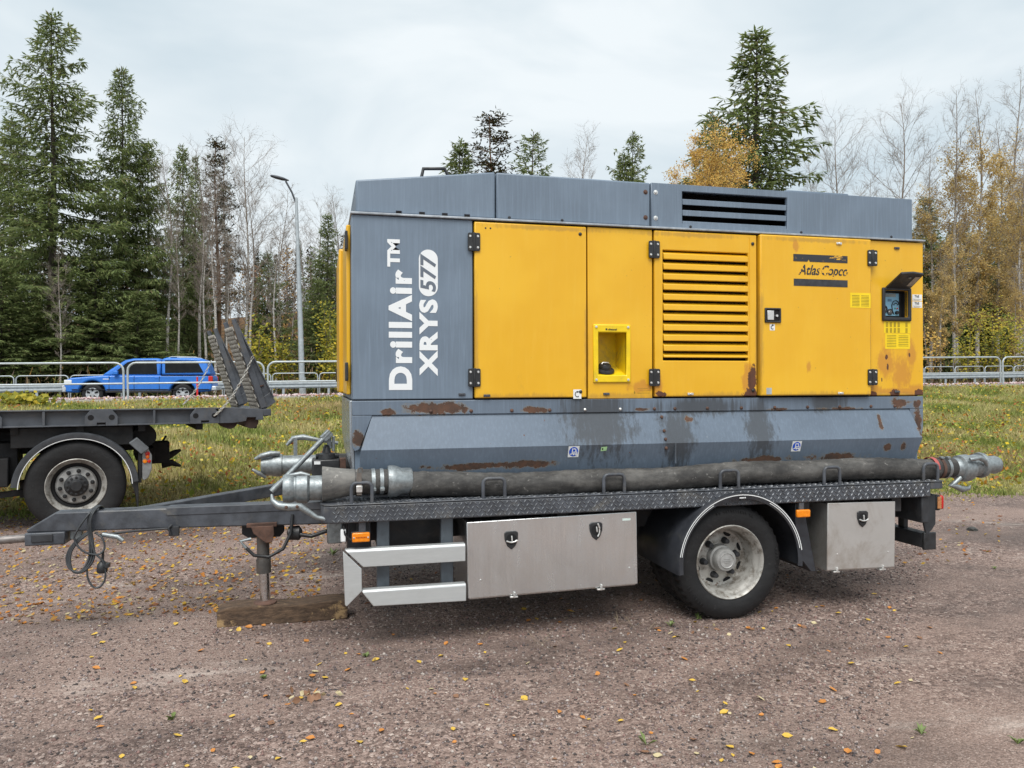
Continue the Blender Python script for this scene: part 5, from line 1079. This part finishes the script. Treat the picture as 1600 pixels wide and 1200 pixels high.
def variants():
    for key, kw in dict(S0=dict(seed=3, H=20, Rb=3.3, base=.05, dens=.95, irr=.40, up=.0, gap=.08), S1=dict(seed=11, H=18, Rb=2.6, base=.04, dens=.95, gap=.09, irr=.35), S2=dict(seed=23, H=14, Rb=1.9, base=.06, dens=.85, gap=.12), S3=dict(seed=31, H=16, Rb=2.1, base=.03, dens=.95, gap=.05), S4=dict(seed=45, H=18, Rb=3.0, base=.35, dens=.8, gap=.25, up=.30, irr=.5)).items():
        t, q = spruce_mesh(**kw); VAR[key] = (kw['H'], kw['Rb'], t, q.mesh('spruce_crown', NEED), BARK, None)
    t, q = pine_mesh(5); VAR['P0'] = (16., 1.8, t, q.mesh('pine_crown', PINE), PBARK, None)
    for key, kw in dict(B0=dict(seed=8, H=16, spread=3.0), B1=dict(seed=19, H=16, spread=1.9, clear=.40), B2=dict(seed=29, H=13, spread=1.7), L0=dict(seed=37, H=20, spread=2.3, leaves=.36, lmax=.72, clear=.15), L1=dict(seed=51, H=20, spread=2.4, leaves=.22, lmax=.70, clear=.22), O0=dict(seed=61, H=17, spread=4.2, leaves=.62, lmax=1.1, clear=.3)).items():
        t, c, q = birch_mesh(**kw); VAR[key] = (kw['H'], kw['spread'], t, q.mesh('leaf_crown', ORNG if key == 'O0' else GOLD) if q.v else None, BIRCH, c)
variants()
TM = {}
for key, (H, Rb, t, lm, bk, c) in VAR.items():
    o = t.build('trunk', bk, None, 0, 60); TM[key] = [o.data]; bpy.data.objects.remove(o)
    if c: o = c.build('crown', TWIG, None, 0, 60); TM[key].append(o.data); bpy.data.objects.remove(o)
def tree(key, x, d, h, r, label, name, group=None):
    H, Rb = VAR[key][:2]; s = h/H; sx = (1.55*r/Rb if r else s*.98); z = float(terr(x, d))
    root = empty(name, (x, d, z-.15), (0, 0, random.random()*6.28)); root.scale = (sx, sx, s); tag(root, label, 'tree', group)
    def ch(nm, me): o = bpy.data.objects.new(nm, me); COL.objects.link(o); o.parent = root; return o
    ch('trunk', TM[key][0])
    if len(TM[key]) > 1: c = ch('crown', TM[key][1])
    if VAR[key][3]: ch('crown' if len(TM[key]) == 1 else 'leaves', VAR[key][3])
    return root
TREES = [
    ('S0', -13.45, 44.0, 20.1, 2.8, 'tallest dark green spruce at the far left with wide ragged branches'),
    ('S1', -10.66, 46.0, 18.3, 1.75, 'pointed spruce just right of the tallest left spruce'),
    ('S2', -9.50, 47.0, 14.6, 1.15, 'slim spruce leaning against the right flank of the pointed left spruce'),
    ('S3', -18.10, 52.0, 17.0, 1.7, 'spruce cut by the left picture edge behind the tallest one'),
    ('S1', -11.16, 43.0, 8.3, 1.8, 'short dense spruce low between the two big left spruces'),
    ('S3', -14.9, 41.5, 6.6, 1.6, 'bushy young spruce above the left end of the railing'),
    ('S1', -9.0, 42.0, 5.6, 1.3, 'young spruce directly above the canopy of the blue pickup'),
    ('S2', -8.51, 52.0, 15.9, 1.1, 'thin spruce top beside the bare birches on the left'),
    ('P0', -6.21, 50.0, 15.6, 1.6, 'slender brownish pine among the bare birches on the left'),
    ('S3', -8.39, 56.0, 16.4, .95, 'narrow spruce half hidden behind the thin one left of the pine'),
    ('S2', -3.29, 50.0, 9.0, 1.1, 'small dark spruce just left of the street lamp'),
    ('S3', 0.36, 52.0, 11.9, 1.3, 'spruce between the street lamp and the compressor'),
    ('S1', -0.19, 48.0, 7.0, 1.1, 'low spruce right behind the street lamp pole'),
    ('B0', -4.26, 47.0, 15.1, 0.0, 'broad bare birch with spreading grey twigs left of the street lamp'),
    ('B1', -6.22, 54.0, 17.2, 0.0, 'tallest bare birch rising behind the slender pine'),
    ('B2', -6.18, 45.0, 11.0, 0.0, 'bare white birch above the nearer raised ramp'),
    ('B1', -7.45, 44.0, 9.7, 0.0, 'short white birch trunk right of the big left spruces'),
    ('B2', -2.84, 58.0, 14.8, 0.0, 'thin bare birch beside the lamp head'),
    ('B0', -0.15, 60.0, 14.2, 0.0, 'bare birch crown between the lamp and the compressor roof'),
    ('B1', 1.12, 62.0, 15.6, 0.0, 'bare birch touching the front edge of the compressor roof'),
    ('B2', -1.45, 56.0, 12.6, 0.0, 'bare birch directly behind the street lamp arm'),
    ('B1', -20.11, 58.0, 17.0, 0.0, 'bare birch at the left picture edge'),
    ('B2', -12.2, 41.0, 7.5, 0.0, 'leaning bare sapling above the pickup bonnet'),
    ('B1', -4.9, 43.5, 9.0, 0.0, 'white birch trunk above the farther raised ramp'),
    ('B2', -16.2, 40.5, 8.5, 0.0, 'thin bare sapling crossing the left railing'),
    ('S2', 10.31, 58.0, 19.2, 2.4, 'small spruce top behind the roof handle of the compressor'),
    ('P0', 12.38, 56.0, 20.4, 2.8, 'airy pine top behind the front of the compressor roof'),
    ('S4', 14.35, 52.0, 18.2, 3.2, 'dark spruce with upswept branches above the compressor roof'),
    ('B1', 21.51, 62.0, 21.6, 0.0, 'faint bare birch above the middle of the compressor roof'),
    ('S4', 21.11, 50.0, 18.0, 2.6, 'dark spruce with one long low branch above the roof seam'),
    ('S2', 19.99, 49.0, 16.2, 1.6, 'thin scraggy spruce left of the one with the long branch'),
    ('O0', 26.2, 48.0, 16.4, 0.0, 'orange leaved birch left of the tall spruce above the roof'),
    ('S3', 31.93, 52.0, 27.1, 4.1, 'tall conical spruce standing alone above the compressor roof'),
    ('S2', 31.0, 57.0, 22.5, 1.9, 'lower spruce shoulder behind the orange birch'),
    ('B0', 41.96, 56.0, 22.2, 0.0, 'bare birch just right of the tall conical spruce'),
    ('B0', 46.37, 54.0, 23.1, 0.0, 'bare birch above the right end of the compressor roof'),
    ('B2', 41.36, 58.0, 19.2, 0.0, 'small bare tree between the conical spruce and the first bare birch'),
    ('B2', 47.76, 60.0, 18.5, 0.0, 'small bare tree between the two bare birches over the roof'),
    ('L1', 46.14, 48.0, 22.0, 0.0, 'first golden birch right of the compressor'),
    ('L0', 50.25, 50.0, 23.2, 0.0, 'densest golden birch in the right hand group'),
    ('L1', 56.13, 52.0, 25.6, 0.0, 'tallest golden birch at the right picture edge'),
    ('L0', 45.86, 50.0, 18.3, 0.0, 'lower golden birch against the rear end of the compressor'),
    ('L0', 58.49, 56.0, 23.3, 0.0, 'golden birch behind the tallest one at the right edge'),
    ('L1', 43.9, 45.5, 14.0, 0.0, 'thin golden birch leaning right beside the control panel'),
    ('L1', 49.0, 45.0, 17.0, 0.0, 'golden birch with a white stem above the right railing post'),
    ('L1', 51.9, 47.5, 19.0, 0.0, 'slim golden birch between the densest one and the right edge'),
    ('L0', 41.6, 44.5, 9.5, 0.0, 'short golden birch low beside the compressor rear corner'),
    ('L0', 46.8, 43.5, 8.5, 0.0, 'short leafy birch low behind the right railing'),
    ('B1', -5.4, 42.5, 12.0, 0.0, 'tall white birch stem rising behind the raised ramps'),
    ('B1', -3.75, 44.0, 11.5, 0.0, 'white birch stem midway between ramps and street lamp'),
    ('B1', -8.2, 45.5, 13.5, 0.0, 'pale birch stem against the right side of the big spruces'),
    ('B2', -2.4, 43.0, 9.5, 0.0, 'slim pale birch just left of the lamp pole'),
    ('B1', -6.9, 48.0, 14.5, 0.0, 'pale birch stem left of the slender pine'),
    ('S3', 52.71, 58.0, 16.7, 2.6, 'dark spruce behind the golden birches next to the compressor'),
    ('S1', 60.19, 62.0, 15.4, 3.0, 'dark spruce in the middle of the golden birch group'),
    ('S2', 52.57, 60.0, 13.2, 2.4, 'short dark spruce low behind the control panel corner'),
    ('S3', 66.84, 64.0, 16.8, 3.0, 'dark spruce at the far right behind the golden birches'),
    ('S1', 65.68, 60.0, 17.1, 3.0, 'broad spruce at the right edge behind the white stems'),
]
for kx, x, d, h, r, lab in TREES: tree(kx, x, d, h, r, lab, {'S': 'spruce_tree', 'P': 'pine_tree', 'B': 'birch_tree', 'L': 'birch_tree', 'O': 'birch_tree'}[kx[0]])
# shrubs along the road
def shrub(x, d, h, r, mat, n, label, seed, stems=7):
    random.seed(seed); z = float(terr(x, d)); root = empty('shrub', (x, d, z-.05)); tag(root, label, 'shrub'); st = MB(); q = Q()
    for i in range(stems):
        a = random.random()*6.28; e = Vector((r*.7*math.cos(a)*random.random(), r*.7*math.sin(a)*random.random(), h*random.uniform(.6, 1))); st.tube([(0, 0, 0), e*.5+Vector((random.gauss(0, .1), 0, 0)), e], [.03, .018, .006], 4, False)
        for _ in range(n//stems):
            s = random.uniform(.25, 1.08); c = e*s+Vector((random.gauss(0, r*.25), random.gauss(0, r*.25), random.gauss(0, h*.07))); u = Vector((random.gauss(0, 1), random.gauss(0, 1), random.gauss(0, .7))).normalized()*random.uniform(.05, .10); v = u.orthogonal().normalized()*u.length*.75; q.quad(c-u, c+v, c+u, c-v)
    st.build('stem', TWIG, root); o = bpy.data.objects.new('foliage', q.mesh('foliage', mat)); COL.objects.link(o); o.parent = root
for a in ((-3.05, 40, 3.6, 1.2, YELG, 1000, 'yellow shrub just right of the farther ramp top', 1), (-1.95, 41, 3.2, .9, YELG, 700, 'yellow green shrub left of the street lamp foot', 2), (.40, 40.5, 4.6, 1.2, YELG, 1300, 'tall yellow green shrub against the compressor front', 3), (.70, 39, 2.8, .8, YELG, 500, 'low yellow shrub at the foot of the compressor front', 4),
          (42.3, 41, 4.8, 2.2, YELG, 2600, 'wide yellow green shrub behind the right railing post', 5), (44.6, 40, 4.4, 1.8, YELG, 1700, 'yellow shrub cut by the right picture edge', 6), (38.6, 42, 5.2, 1.5, ORNG, 420, 'sparse orange leaved shrub beside the control panel edge', 7), (39.2, 40, 3.4, 1.2, YELG, 800, 'low yellow shrub behind the right railing', 8), (-7.3, 22.0, .38, .95, YELG, 420, 'low yellow and red weed bush on the verge above the flatbed', 9)): shrub(*a)
# far wood on the hillside: nobody could count it
def far_wood():
    random.seed(99); vs, fs, cs = [], [], []
    def add(a, b, c, d, col):
        n = len(vs); vs.extend((a, b, c, d)); fs.append((n, n+1, n+2, n+3)); cs.extend((col,)*4)
    for i in range(330):
        d = random.uniform(63, 135); x = d*random.uniform(-.62, 1.45); z = float(terr(x, d)); kind = random.random(); h = random.uniform(6, 13)
        if kind < .30:
            g = random.uniform(.7, 1.3); cc = (.035*g, .050*g, .022*g); r = h*.13
            add((x-.08, d, z), (x+.08, d, z), (x+.02, d, z+h), (x-.02, d, z+h), (.06, .05, .04))
            for _ in range(int(42*h)):
                t = random.random()**1.1; a = random.random()*6.28; rr = r*(1-t)*random.uniform(.3, 1.05)+.1; p = (x+rr*math.cos(a), d+rr*math.sin(a), z+h*(.06+.92*t)); s = random.uniform(.18, .42); u = (math.cos(a)*s, math.sin(a)*s, -s*.6); w_ = (-math.sin(a)*.10, math.cos(a)*.10, .05); f = random.uniform(.6, 1.4)
                add(p, (p[0]+u[0]*.5+w_[0], p[1]+u[1]*.5+w_[1], p[2]+u[2]*.5+w_[2]), (p[0]+u[0], p[1]+u[1], p[2]+u[2]), (p[0]+u[0]*.5-w_[0], p[1]+u[1]*.5-w_[1], p[2]+u[2]*.5-w_[2]), tuple(v*f for v in cc))
        else:
            g = random.uniform(.8, 1.2); lean = random.gauss(0, .3); stem = (.34*g, .31*g, .28*g) if random.random() < .5 else (.16*g, .12*g, .10*g); w2 = random.uniform(.05, .09)
            add((x-w2, d, z), (x+w2, d, z), (x+lean+.02, d, z+h), (x+lean-.02, d, z+h), stem); leafy = random.random() < .45; base_c = random.choice(((.24, .13, .07), (.20, .14, .09), (.28, .17, .06)))
            for _ in range(int(26*h)):
                t = random.uniform(.12, 1); a = random.random()*6.28; p = Vector((x+lean*t, d, z+h*t)); L_ = random.uniform(.5, 1.5)*(1.1-t*.6); e = p+Vector((math.cos(a)*L_, math.sin(a)*L_, L_*random.uniform(.2, 1.))); s = Vector((0, 0, .016)) if abs(math.cos(a)) > .4 else Vector((.016, 0, 0))
                add(p-s, p+s, e+s*.3, e-s*.3, (.15*g, .12*g, .10*g))
                if leafy or t < .45:
                    u = Vector((random.gauss(0, .1), random.gauss(0, .1), .12)); v = Vector((.10, 0, random.gauss(0, .05))); f = random.uniform(.6, 1.3); add(e-u, e+v, e+u, e-v, tuple(k_*f for k_ in base_c))
    k = NB('far_wood'); a_ = k.n('ShaderNodeAttribute'); a_.attribute_name = 'tint'; m = k.done(a_.outputs['Color'], .9, 0, None, .1)
    o = np_mesh('far_wood', np.array([tuple(v) for v in vs]), np.array(fs), m, np.array(cs)); tag(o, 'mixed autumn wood far behind the road', 'wood', kind='stuff')
far_wood()
# undergrowth scrub at the wood's edge
def scrub():
    n = 26000; d = 38.5+rng.random(n)**1.5*22; x = d*(-.52+rng.random(n)*1.85); h = rng.random(n)**1.6*2.6*np.clip((d-37)/6, .35, 1); z = terr(x, d)
    a = rng.random(n)*6.283; L_ = .12+rng.random(n)*.5; c = np.stack([x, d, z+h], 1); u = np.stack([np.cos(a)*L_*.4, np.sin(a)*L_*.4, L_*(rng.random(n)*.9+.1)], 1); v = np.stack([np.sin(a)*.03, -np.cos(a)*.03, np.zeros(n)], 1)*(1+rng.random(n)*1.6)[:, None]
    P = np.stack([c-v*.5, c+v*.5, c+u+v*.2, c+u-v*.2], 1).reshape(-1, 3); pal = np.array([(.10, .085, .055), (.055, .065, .028), (.17, .12, .07), (.24, .15, .05), (.08, .09, .03), (.13, .10, .075)]); col = pal[rng.integers(0, 6, n)]*(.7+rng.random(n)*.6)[:, None]
    o = np_mesh('undergrowth', P, np.arange(n*4).reshape(n, 4), bpy.data.materials['far_wood'], np.repeat(col, 4, 0)); tag(o, 'tangled brown undergrowth along the edge of the wood', 'undergrowth', kind='stuff')
scrub()

# ------------------------------------------------------------------ grass on the bank, stones, fallen leaves
k = NB('grass_tint'); a_ = k.n('ShaderNodeAttribute'); a_.attribute_name = 'tint'; GT = k.done(a_.outputs['Color'], .75, 0, None, .2)
t_ = k.n('ShaderNodeBsdfTranslucent'); k.l(a_.outputs['Color'], t_.inputs['Color']); m_ = k.n('ShaderNodeMixShader'); m_.inputs[0].default_value = .25; k.l(k.b.outputs[0], m_.inputs[1]); k.l(t_.outputs[0], m_.inputs[2]); k.l(m_.outputs[0], k.out.inputs[0])
def d_edge(x): return np.clip(10.3-.105*(x+2), 7.0, 12.0)+.35*wob(x)
def patch(x, y, s): return (np.sin(x*s+1.3*np.sin(y*s*.7))+np.sin(y*s*1.3+2*np.sin(x*s*.45))+np.sin((x+y)*s*.6))/6+.5
def grass():
    n = 230000; u = rng.random(n); d = 8+u**.85*14.6; x = d*(-.78+rng.random(n)*2.0)-1.0; keep = d > d_edge(x)-.12+rng.random(n)**3*-.5; x, d = x[keep], d[keep]; n = len(x); z = terr(x, d)
    p = patch(x, d, 1.1); p2 = patch(x+40, d+13, 2.9); p3 = patch(x-9, d*1.6, .55)
    h = (.035+.065*rng.random(n)+.09*np.clip(p-.45, 0, 1))*(.6+.8*np.clip((d-d_edge(x))/3, .2, 1)); a = rng.random(n)*6.283; lean = rng.normal(0, .6, n)*h; w_ = .010+.012*rng.random(n)
    b0 = np.stack([x-np.cos(a)*w_, d-np.sin(a)*w_, z-.01], 1); b1 = np.stack([x+np.cos(a)*w_, d+np.sin(a)*w_, z-.01], 1); tip = np.stack([x+lean*np.sin(a), d+lean*np.cos(a), z+h], 1)
    g = np.array((.21, .26, .065)); dry = np.array((.62, .52, .26)); brn = np.array((.40, .28, .15)); lim = np.array((.40, .42, .11))
    fdry = np.clip((p2-.26)*1.8, 0, 1)[:, None]*.85; col = g*(1-fdry)+dry*fdry; fb_ = np.clip((p3-.55)*3, 0, 1)[:, None]*.6; col = col*(1-fb_)+brn*fb_; fl = (rng.random(n) < .12)[:, None]; col = np.where(fl, lim, col)*(.55+.8*rng.random(n))[:, None]
    P = np.stack([b0, b1, tip], 1).reshape(-1, 3); o = np_mesh('grass', P, np.arange(n*3).reshape(n, 3), GT, np.repeat(col, 3, 0)); tag(o, 'rough autumn grass covering the bank below the road', 'grass', kind='stuff')
    n = 30000; d = 8.5+rng.random(n)**.9*14; x = d*(-.75+rng.random(n)*1.95)-1; k_ = (d > d_edge(x)+.1) & (patch(x+5, d+3, 1.7)+rng.random(n)*.5 > .62); x, d = x[k_], d[k_]; n = len(x); z = terr(x, d)+rng.random(n)*.14+.03
    a = rng.random(n)*6.283; s = .018+.026*rng.random(n); u = np.stack([np.cos(a)*s, np.sin(a)*s, rng.normal(0, .012, n)], 1); v = np.stack([-np.sin(a)*s*.7, np.cos(a)*s*.7, rng.normal(0, .018, n)], 1); c = np.stack([x, d, z], 1)
    P = np.stack([c-u, c+v, c+u, c-v], 1).reshape(-1, 3); pal = np.array([(.58, .42, .03), (.45, .40, .05), (.50, .22, .04), (.34, .12, .05), (.20, .27, .05), (.26, .32, .06), (.62, .50, .12)]); col = pal[rng.integers(0, 7, n)]*(.7+.5*rng.random(n))[:, None]
    o = np_mesh('weeds', P, np.arange(n*4).reshape(n, 4), GT, np.repeat(col, 4, 0)); tag(o, 'yellow and orange weed leaves scattered through the bank grass', 'weeds', kind='stuff')
grass()
def pebbles(name, x, y, z, s, cols, label, cat):
    n = len(x); oct_ = np.array([(1,0,0),(.2,.9,0),(-.9,.15,0),(-.1,-1,0),(.1,.1,.75),(0,0,-.5)]); tri = np.array([(0,1,4),(1,2,4),(2,3,4),(3,0,4),(1,0,5),(2,1,5),(3,2,5),(0,3,5)])
    a = rng.random(n)*6.283; V = oct_[None]*(.7+.6*rng.random((n, 6, 3)))*s[:, None, None]; c_, s_ = np.cos(a)[:, None], np.sin(a)[:, None]; V = np.stack([V[..., 0]*c_-V[..., 1]*s_, V[..., 0]*s_+V[..., 1]*c_, V[..., 2]], -1)+np.stack([x, y, z], 1)[:, None]
    o = np_mesh(name, V.reshape(-1, 3), (tri[None]+6*np.arange(n)[:, None, None]).reshape(-1, 3), bpy.data.materials['pebble_tint'], np.repeat(cols, 6, 0)); return tag(o, label, cat, kind='stuff')
k = NB('pebble_tint'); a_ = k.n('ShaderNodeAttribute'); a_.attribute_name = 'tint'; k.done(a_.outputs['Color'], .8, 0, None, .35)
n = 60000; dd = 1.9+rng.random(n)**1.35*8.2; xx = dd*(-.48+rng.random(n)*1.45)-.4
ok = dd < d_edge(xx)+.2; xx, dd = xx[ok], dd[ok]; n = len(xx)
pal = np.array([(.20, .15, .145), (.30, .25, .24), (.10, .085, .085), (.46, .40, .36), (.26, .16, .14), (.085, .070, .066), (.36, .285, .25)])
pebbles('gravel_stones', xx, dd, yard(xx, dd)+.001, .0034+.0090*rng.random(n)**3.4+.0012*(dd > 4), pal[rng.integers(0, 7, n)]*(.6+.5*rng.random(n))[:, None], 'loose gravel stones strewn over the yard', 'gravel')
n = 9000; xx = -22+rng.random(n)*75; dd = 25.12+rng.random(n)*.75; pal2 = np.array([(.42, .27, .26), (.55, .42, .41), (.30, .19, .19), (.62, .55, .53)])
pebbles('pink_stones', xx, dd, edge_z(xx)+.06+.05*rng.random(n), .03+.05*rng.random(n), pal2[rng.integers(0, 4, n)], 'strip of broken pink stone along the road edge', 'stones')
# fallen leaves: the larger near ones one by one, the rest as litter
LM = {'yellow': simple('leaf_yellow', (.62, .40, .06), .6, 0, .3, 40, 0), 'orange': simple('leaf_orange', (.52, .21, .045), .6, 0, .3, 40, 0), 'brown': simple('leaf_brown', (.24, .125, .070), .7, 0, .3, 40, 0), 'pale': simple('leaf_pale', (.55, .46, .27), .6, 0, .2, 40, 0)}
def leaf_data(col, i):
    random.seed(i*7+len(col)); s = 1.; bnd = random.uniform(.05, .3); o = [(-1, 0, .02), (-.45, .66, bnd*.7), (.25, .72, bnd), (.95, .10, .10+bnd*.4), (1.2, 0, .16), (.95, -.10, .10), (.25, -.72, bnd*.8), (-.45, -.66, bnd), (-.3, 0, 0), (.35, 0, .02)]
    me = bpy.data.meshes.new('fallen_leaf'); me.from_pydata([tuple(c*s+random.gauss(0, .03) for c in p) for p in o], [], [(0, 8, 1), (1, 8, 9, 2), (2, 9, 3), (3, 9, 4), (4, 9, 5), (5, 9, 6), (6, 9, 8, 7), (7, 8, 0)]); me.materials.append(LM[col]); return me
LD = {c: [leaf_data(c, i) for i in range(3)] for c in LM}
LAB = {'yellow': 'single yellow fallen birch leaf lying on the gravel', 'orange': 'single orange fallen leaf lying on the gravel', 'brown': 'single brown fallen leaf lying on the gravel', 'pale': 'single pale straw coloured fallen leaf lying on the gravel'}
random.seed(404)
def put_leaf(x, y, col, s, z=None, tilt=.2, label=None, grp=None):
    o = bpy.data.objects.new('fallen_leaf', random.choice(LD[col])); COL.objects.link(o); o.location = (x, y, (float(yard(np.array(x), np.array(y))) if z is None else z)+.005+s*.05); o.rotation_euler = (random.gauss(0, tilt), random.gauss(0, tilt), random.random()*6.28); o.scale = (s, s, s)
    tag(o, label or LAB[col], 'leaf', grp or col+' leaves fallen on the gravel'); return o
cnt = 0
while cnt < 240:
    y = 2.3+random.random()**1.1*3.6; t = random.random(); x = y*(-.30+t*1.22)+.1
    if random.random() > (.95 if x < 2.4 else .7): continue
    put_leaf(x, y, random.choices(('yellow', 'orange', 'brown', 'pale'), (.40, .32, .14, .14))[0], random.uniform(.010, .024)); cnt += 1
for i in range(17): put_leaf(-.06+random.gauss(0, .075), 3.96+random.gauss(0, .035), random.choice(('brown', 'brown', 'brown', 'pale', 'orange')), random.uniform(.016, .027), .008+random.random()*.035, .6, 'crumpled brown leaf in the small leaf heap on the gravel', 'leaves of the small heap')
for x, y in [(-.62+random.random()*.75, 5.21+random.gauss(0, .02)) for _ in range(9)]+[(2.3+random.gauss(0, .35), 4.5+random.gauss(0, .10)) for _ in range(16)]: put_leaf(x, y, random.choice(('orange', 'yellow', 'brown', 'pale')), random.uniform(.012, .026), None, .45)
def litter():
    n = 5200; d = 5.6+rng.random(n)**1.1*6.0; x = np.where(rng.random(n) < .72, d*(-.52+rng.random(n)*.55)-.2, d*(-.5+rng.random(n)*1.55)); k_ = (d < d_edge(x)+.8); x, d = x[k_], d[k_]; n = len(x); z = np.where(d < d_edge(x), yard(x, d), np.maximum(terr(x, d), 0)+.04)+.008
    a = rng.random(n)*6.283; s = .013+.014*rng.random(n); u = np.stack([np.cos(a)*s, np.sin(a)*s, rng.random(n)*.008], 1); v = np.stack([-np.sin(a)*s*.6, np.cos(a)*s*.6, rng.random(n)*.010], 1); c = np.stack([x, d, z], 1); P = np.stack([c-u, c+v, c+u, c-v], 1).reshape(-1, 3)
    pal = np.array([(.62, .40, .06), (.52, .21, .045), (.27, .12, .065), (.55, .46, .27), (.56, .30, .08)]); col = pal[rng.integers(0, 5, n)]*(.7+.45*rng.random(n))[:, None]
    o = np_mesh('leaf_litter', P, np.arange(n*4).reshape(n, 4), GT, np.repeat(col, 4, 0)); tag(o, 'litter of fallen leaves towards the flatbed and the grass edge', 'leaf litter', kind='stuff')
litter()
# small weeds, dry stalks, a stone
def sprout(x, y, h, n, mat, label, seed, wide=.02):
    random.seed(seed); m = MB()
    for i in range(n):
        a = random.random()*6.28; L_ = h*random.uniform(.6, 1.1); d = Vector((math.cos(a), math.sin(a), random.uniform(.3, 1.2))).normalized(); s = d.cross(Vector((0, 0, 1))).normalized()*wide*random.uniform(.6, 1); e = d*L_; q = d*L_*.5+Vector((0, 0, .01)); m.add([(0, 0, 0), q+s, e, q-s], [(0,1,2,3)])
    o = m.build('weed', mat, None); o.location = (x, y, float(yard(np.array(x), np.array(y)))); tag(o, label, 'weed')
GRN = simple('weed_green', (.15, .20, .06), .6, 0, .3, 30, 0); STK = simple('dry_stalk', (.30, .24, .15), .8, 0, .3, 20, 0)
for i, a in enumerate(((1.373, 3.108, .07, 4, GRN, 'tiny upright green seedling at the bottom edge right of centre', .012), (2.606, 2.897, .055, 9, GRN, 'flat green weed rosette near the bottom right', .009), (2.943, 2.72, .05, 8, GRN, 'green weed tuft in the bottom right corner', .009), (-.679, 3.879, .05, 6, GRN, 'green weed leaf left of the small leaf heap', .012), (.096, 7.19, .10, 9, GRN, 'weed with orange leaves behind the side guard', .014), (2.452, 4.70, .05, 10, GRN, 'green moss tuft in front of the trailer tyre', .008), (2.20, 4.60, .05, 8, GRN, 'green tuft left of the trailer tyre foot', .008), (.25, 4.5, .04, 9, GRN, 'green moss tuft below the aluminium tool box', .01), (5.55, 5.35, .04, 8, GRN, 'yellow green tuft on the open gravel at the right', .008), (-.30, 4.30, .03, 12, GRN, 'low green moss patch on the bare ground at the left', .012))): sprout(*a[:6], i, a[6])
for i, (x, y) in enumerate(((1.95, 4.62), (1.88, 4.70), (2.02, 4.55), (1.30, 4.35), (1.26, 4.42), (.95, 4.65))): sprout(x, y, .13, 5, STK, 'thin dry grass stalks by the trailer tyre' if i < 3 else 'thin dry grass stalks under the tool box edge', 50+i, .0022)
for o in list(COL.objects):
    if o.name.startswith('weed') and o.get('label', '').startswith('thin dry'): o['group'] = o['label']
sb = bmesh.new(); bmesh.ops.create_icosphere(sb, subdivisions=2, radius=.055)
for v in sb.verts: v.co *= random.uniform(.8, 1.15); v.co.z *= .55
me = bpy.data.meshes.new('stone'); sb.to_mesh(me); sb.free(); me.materials.append(simple('dark_stone', (.06, .06, .055), .8, 0, .4, 30)); o = bpy.data.objects.new('stone', me); COL.objects.link(o); o.location = (6.76, 6.80, .02); tag(o, 'single dark stone on the gravel right of the trailer tail', 'stone')
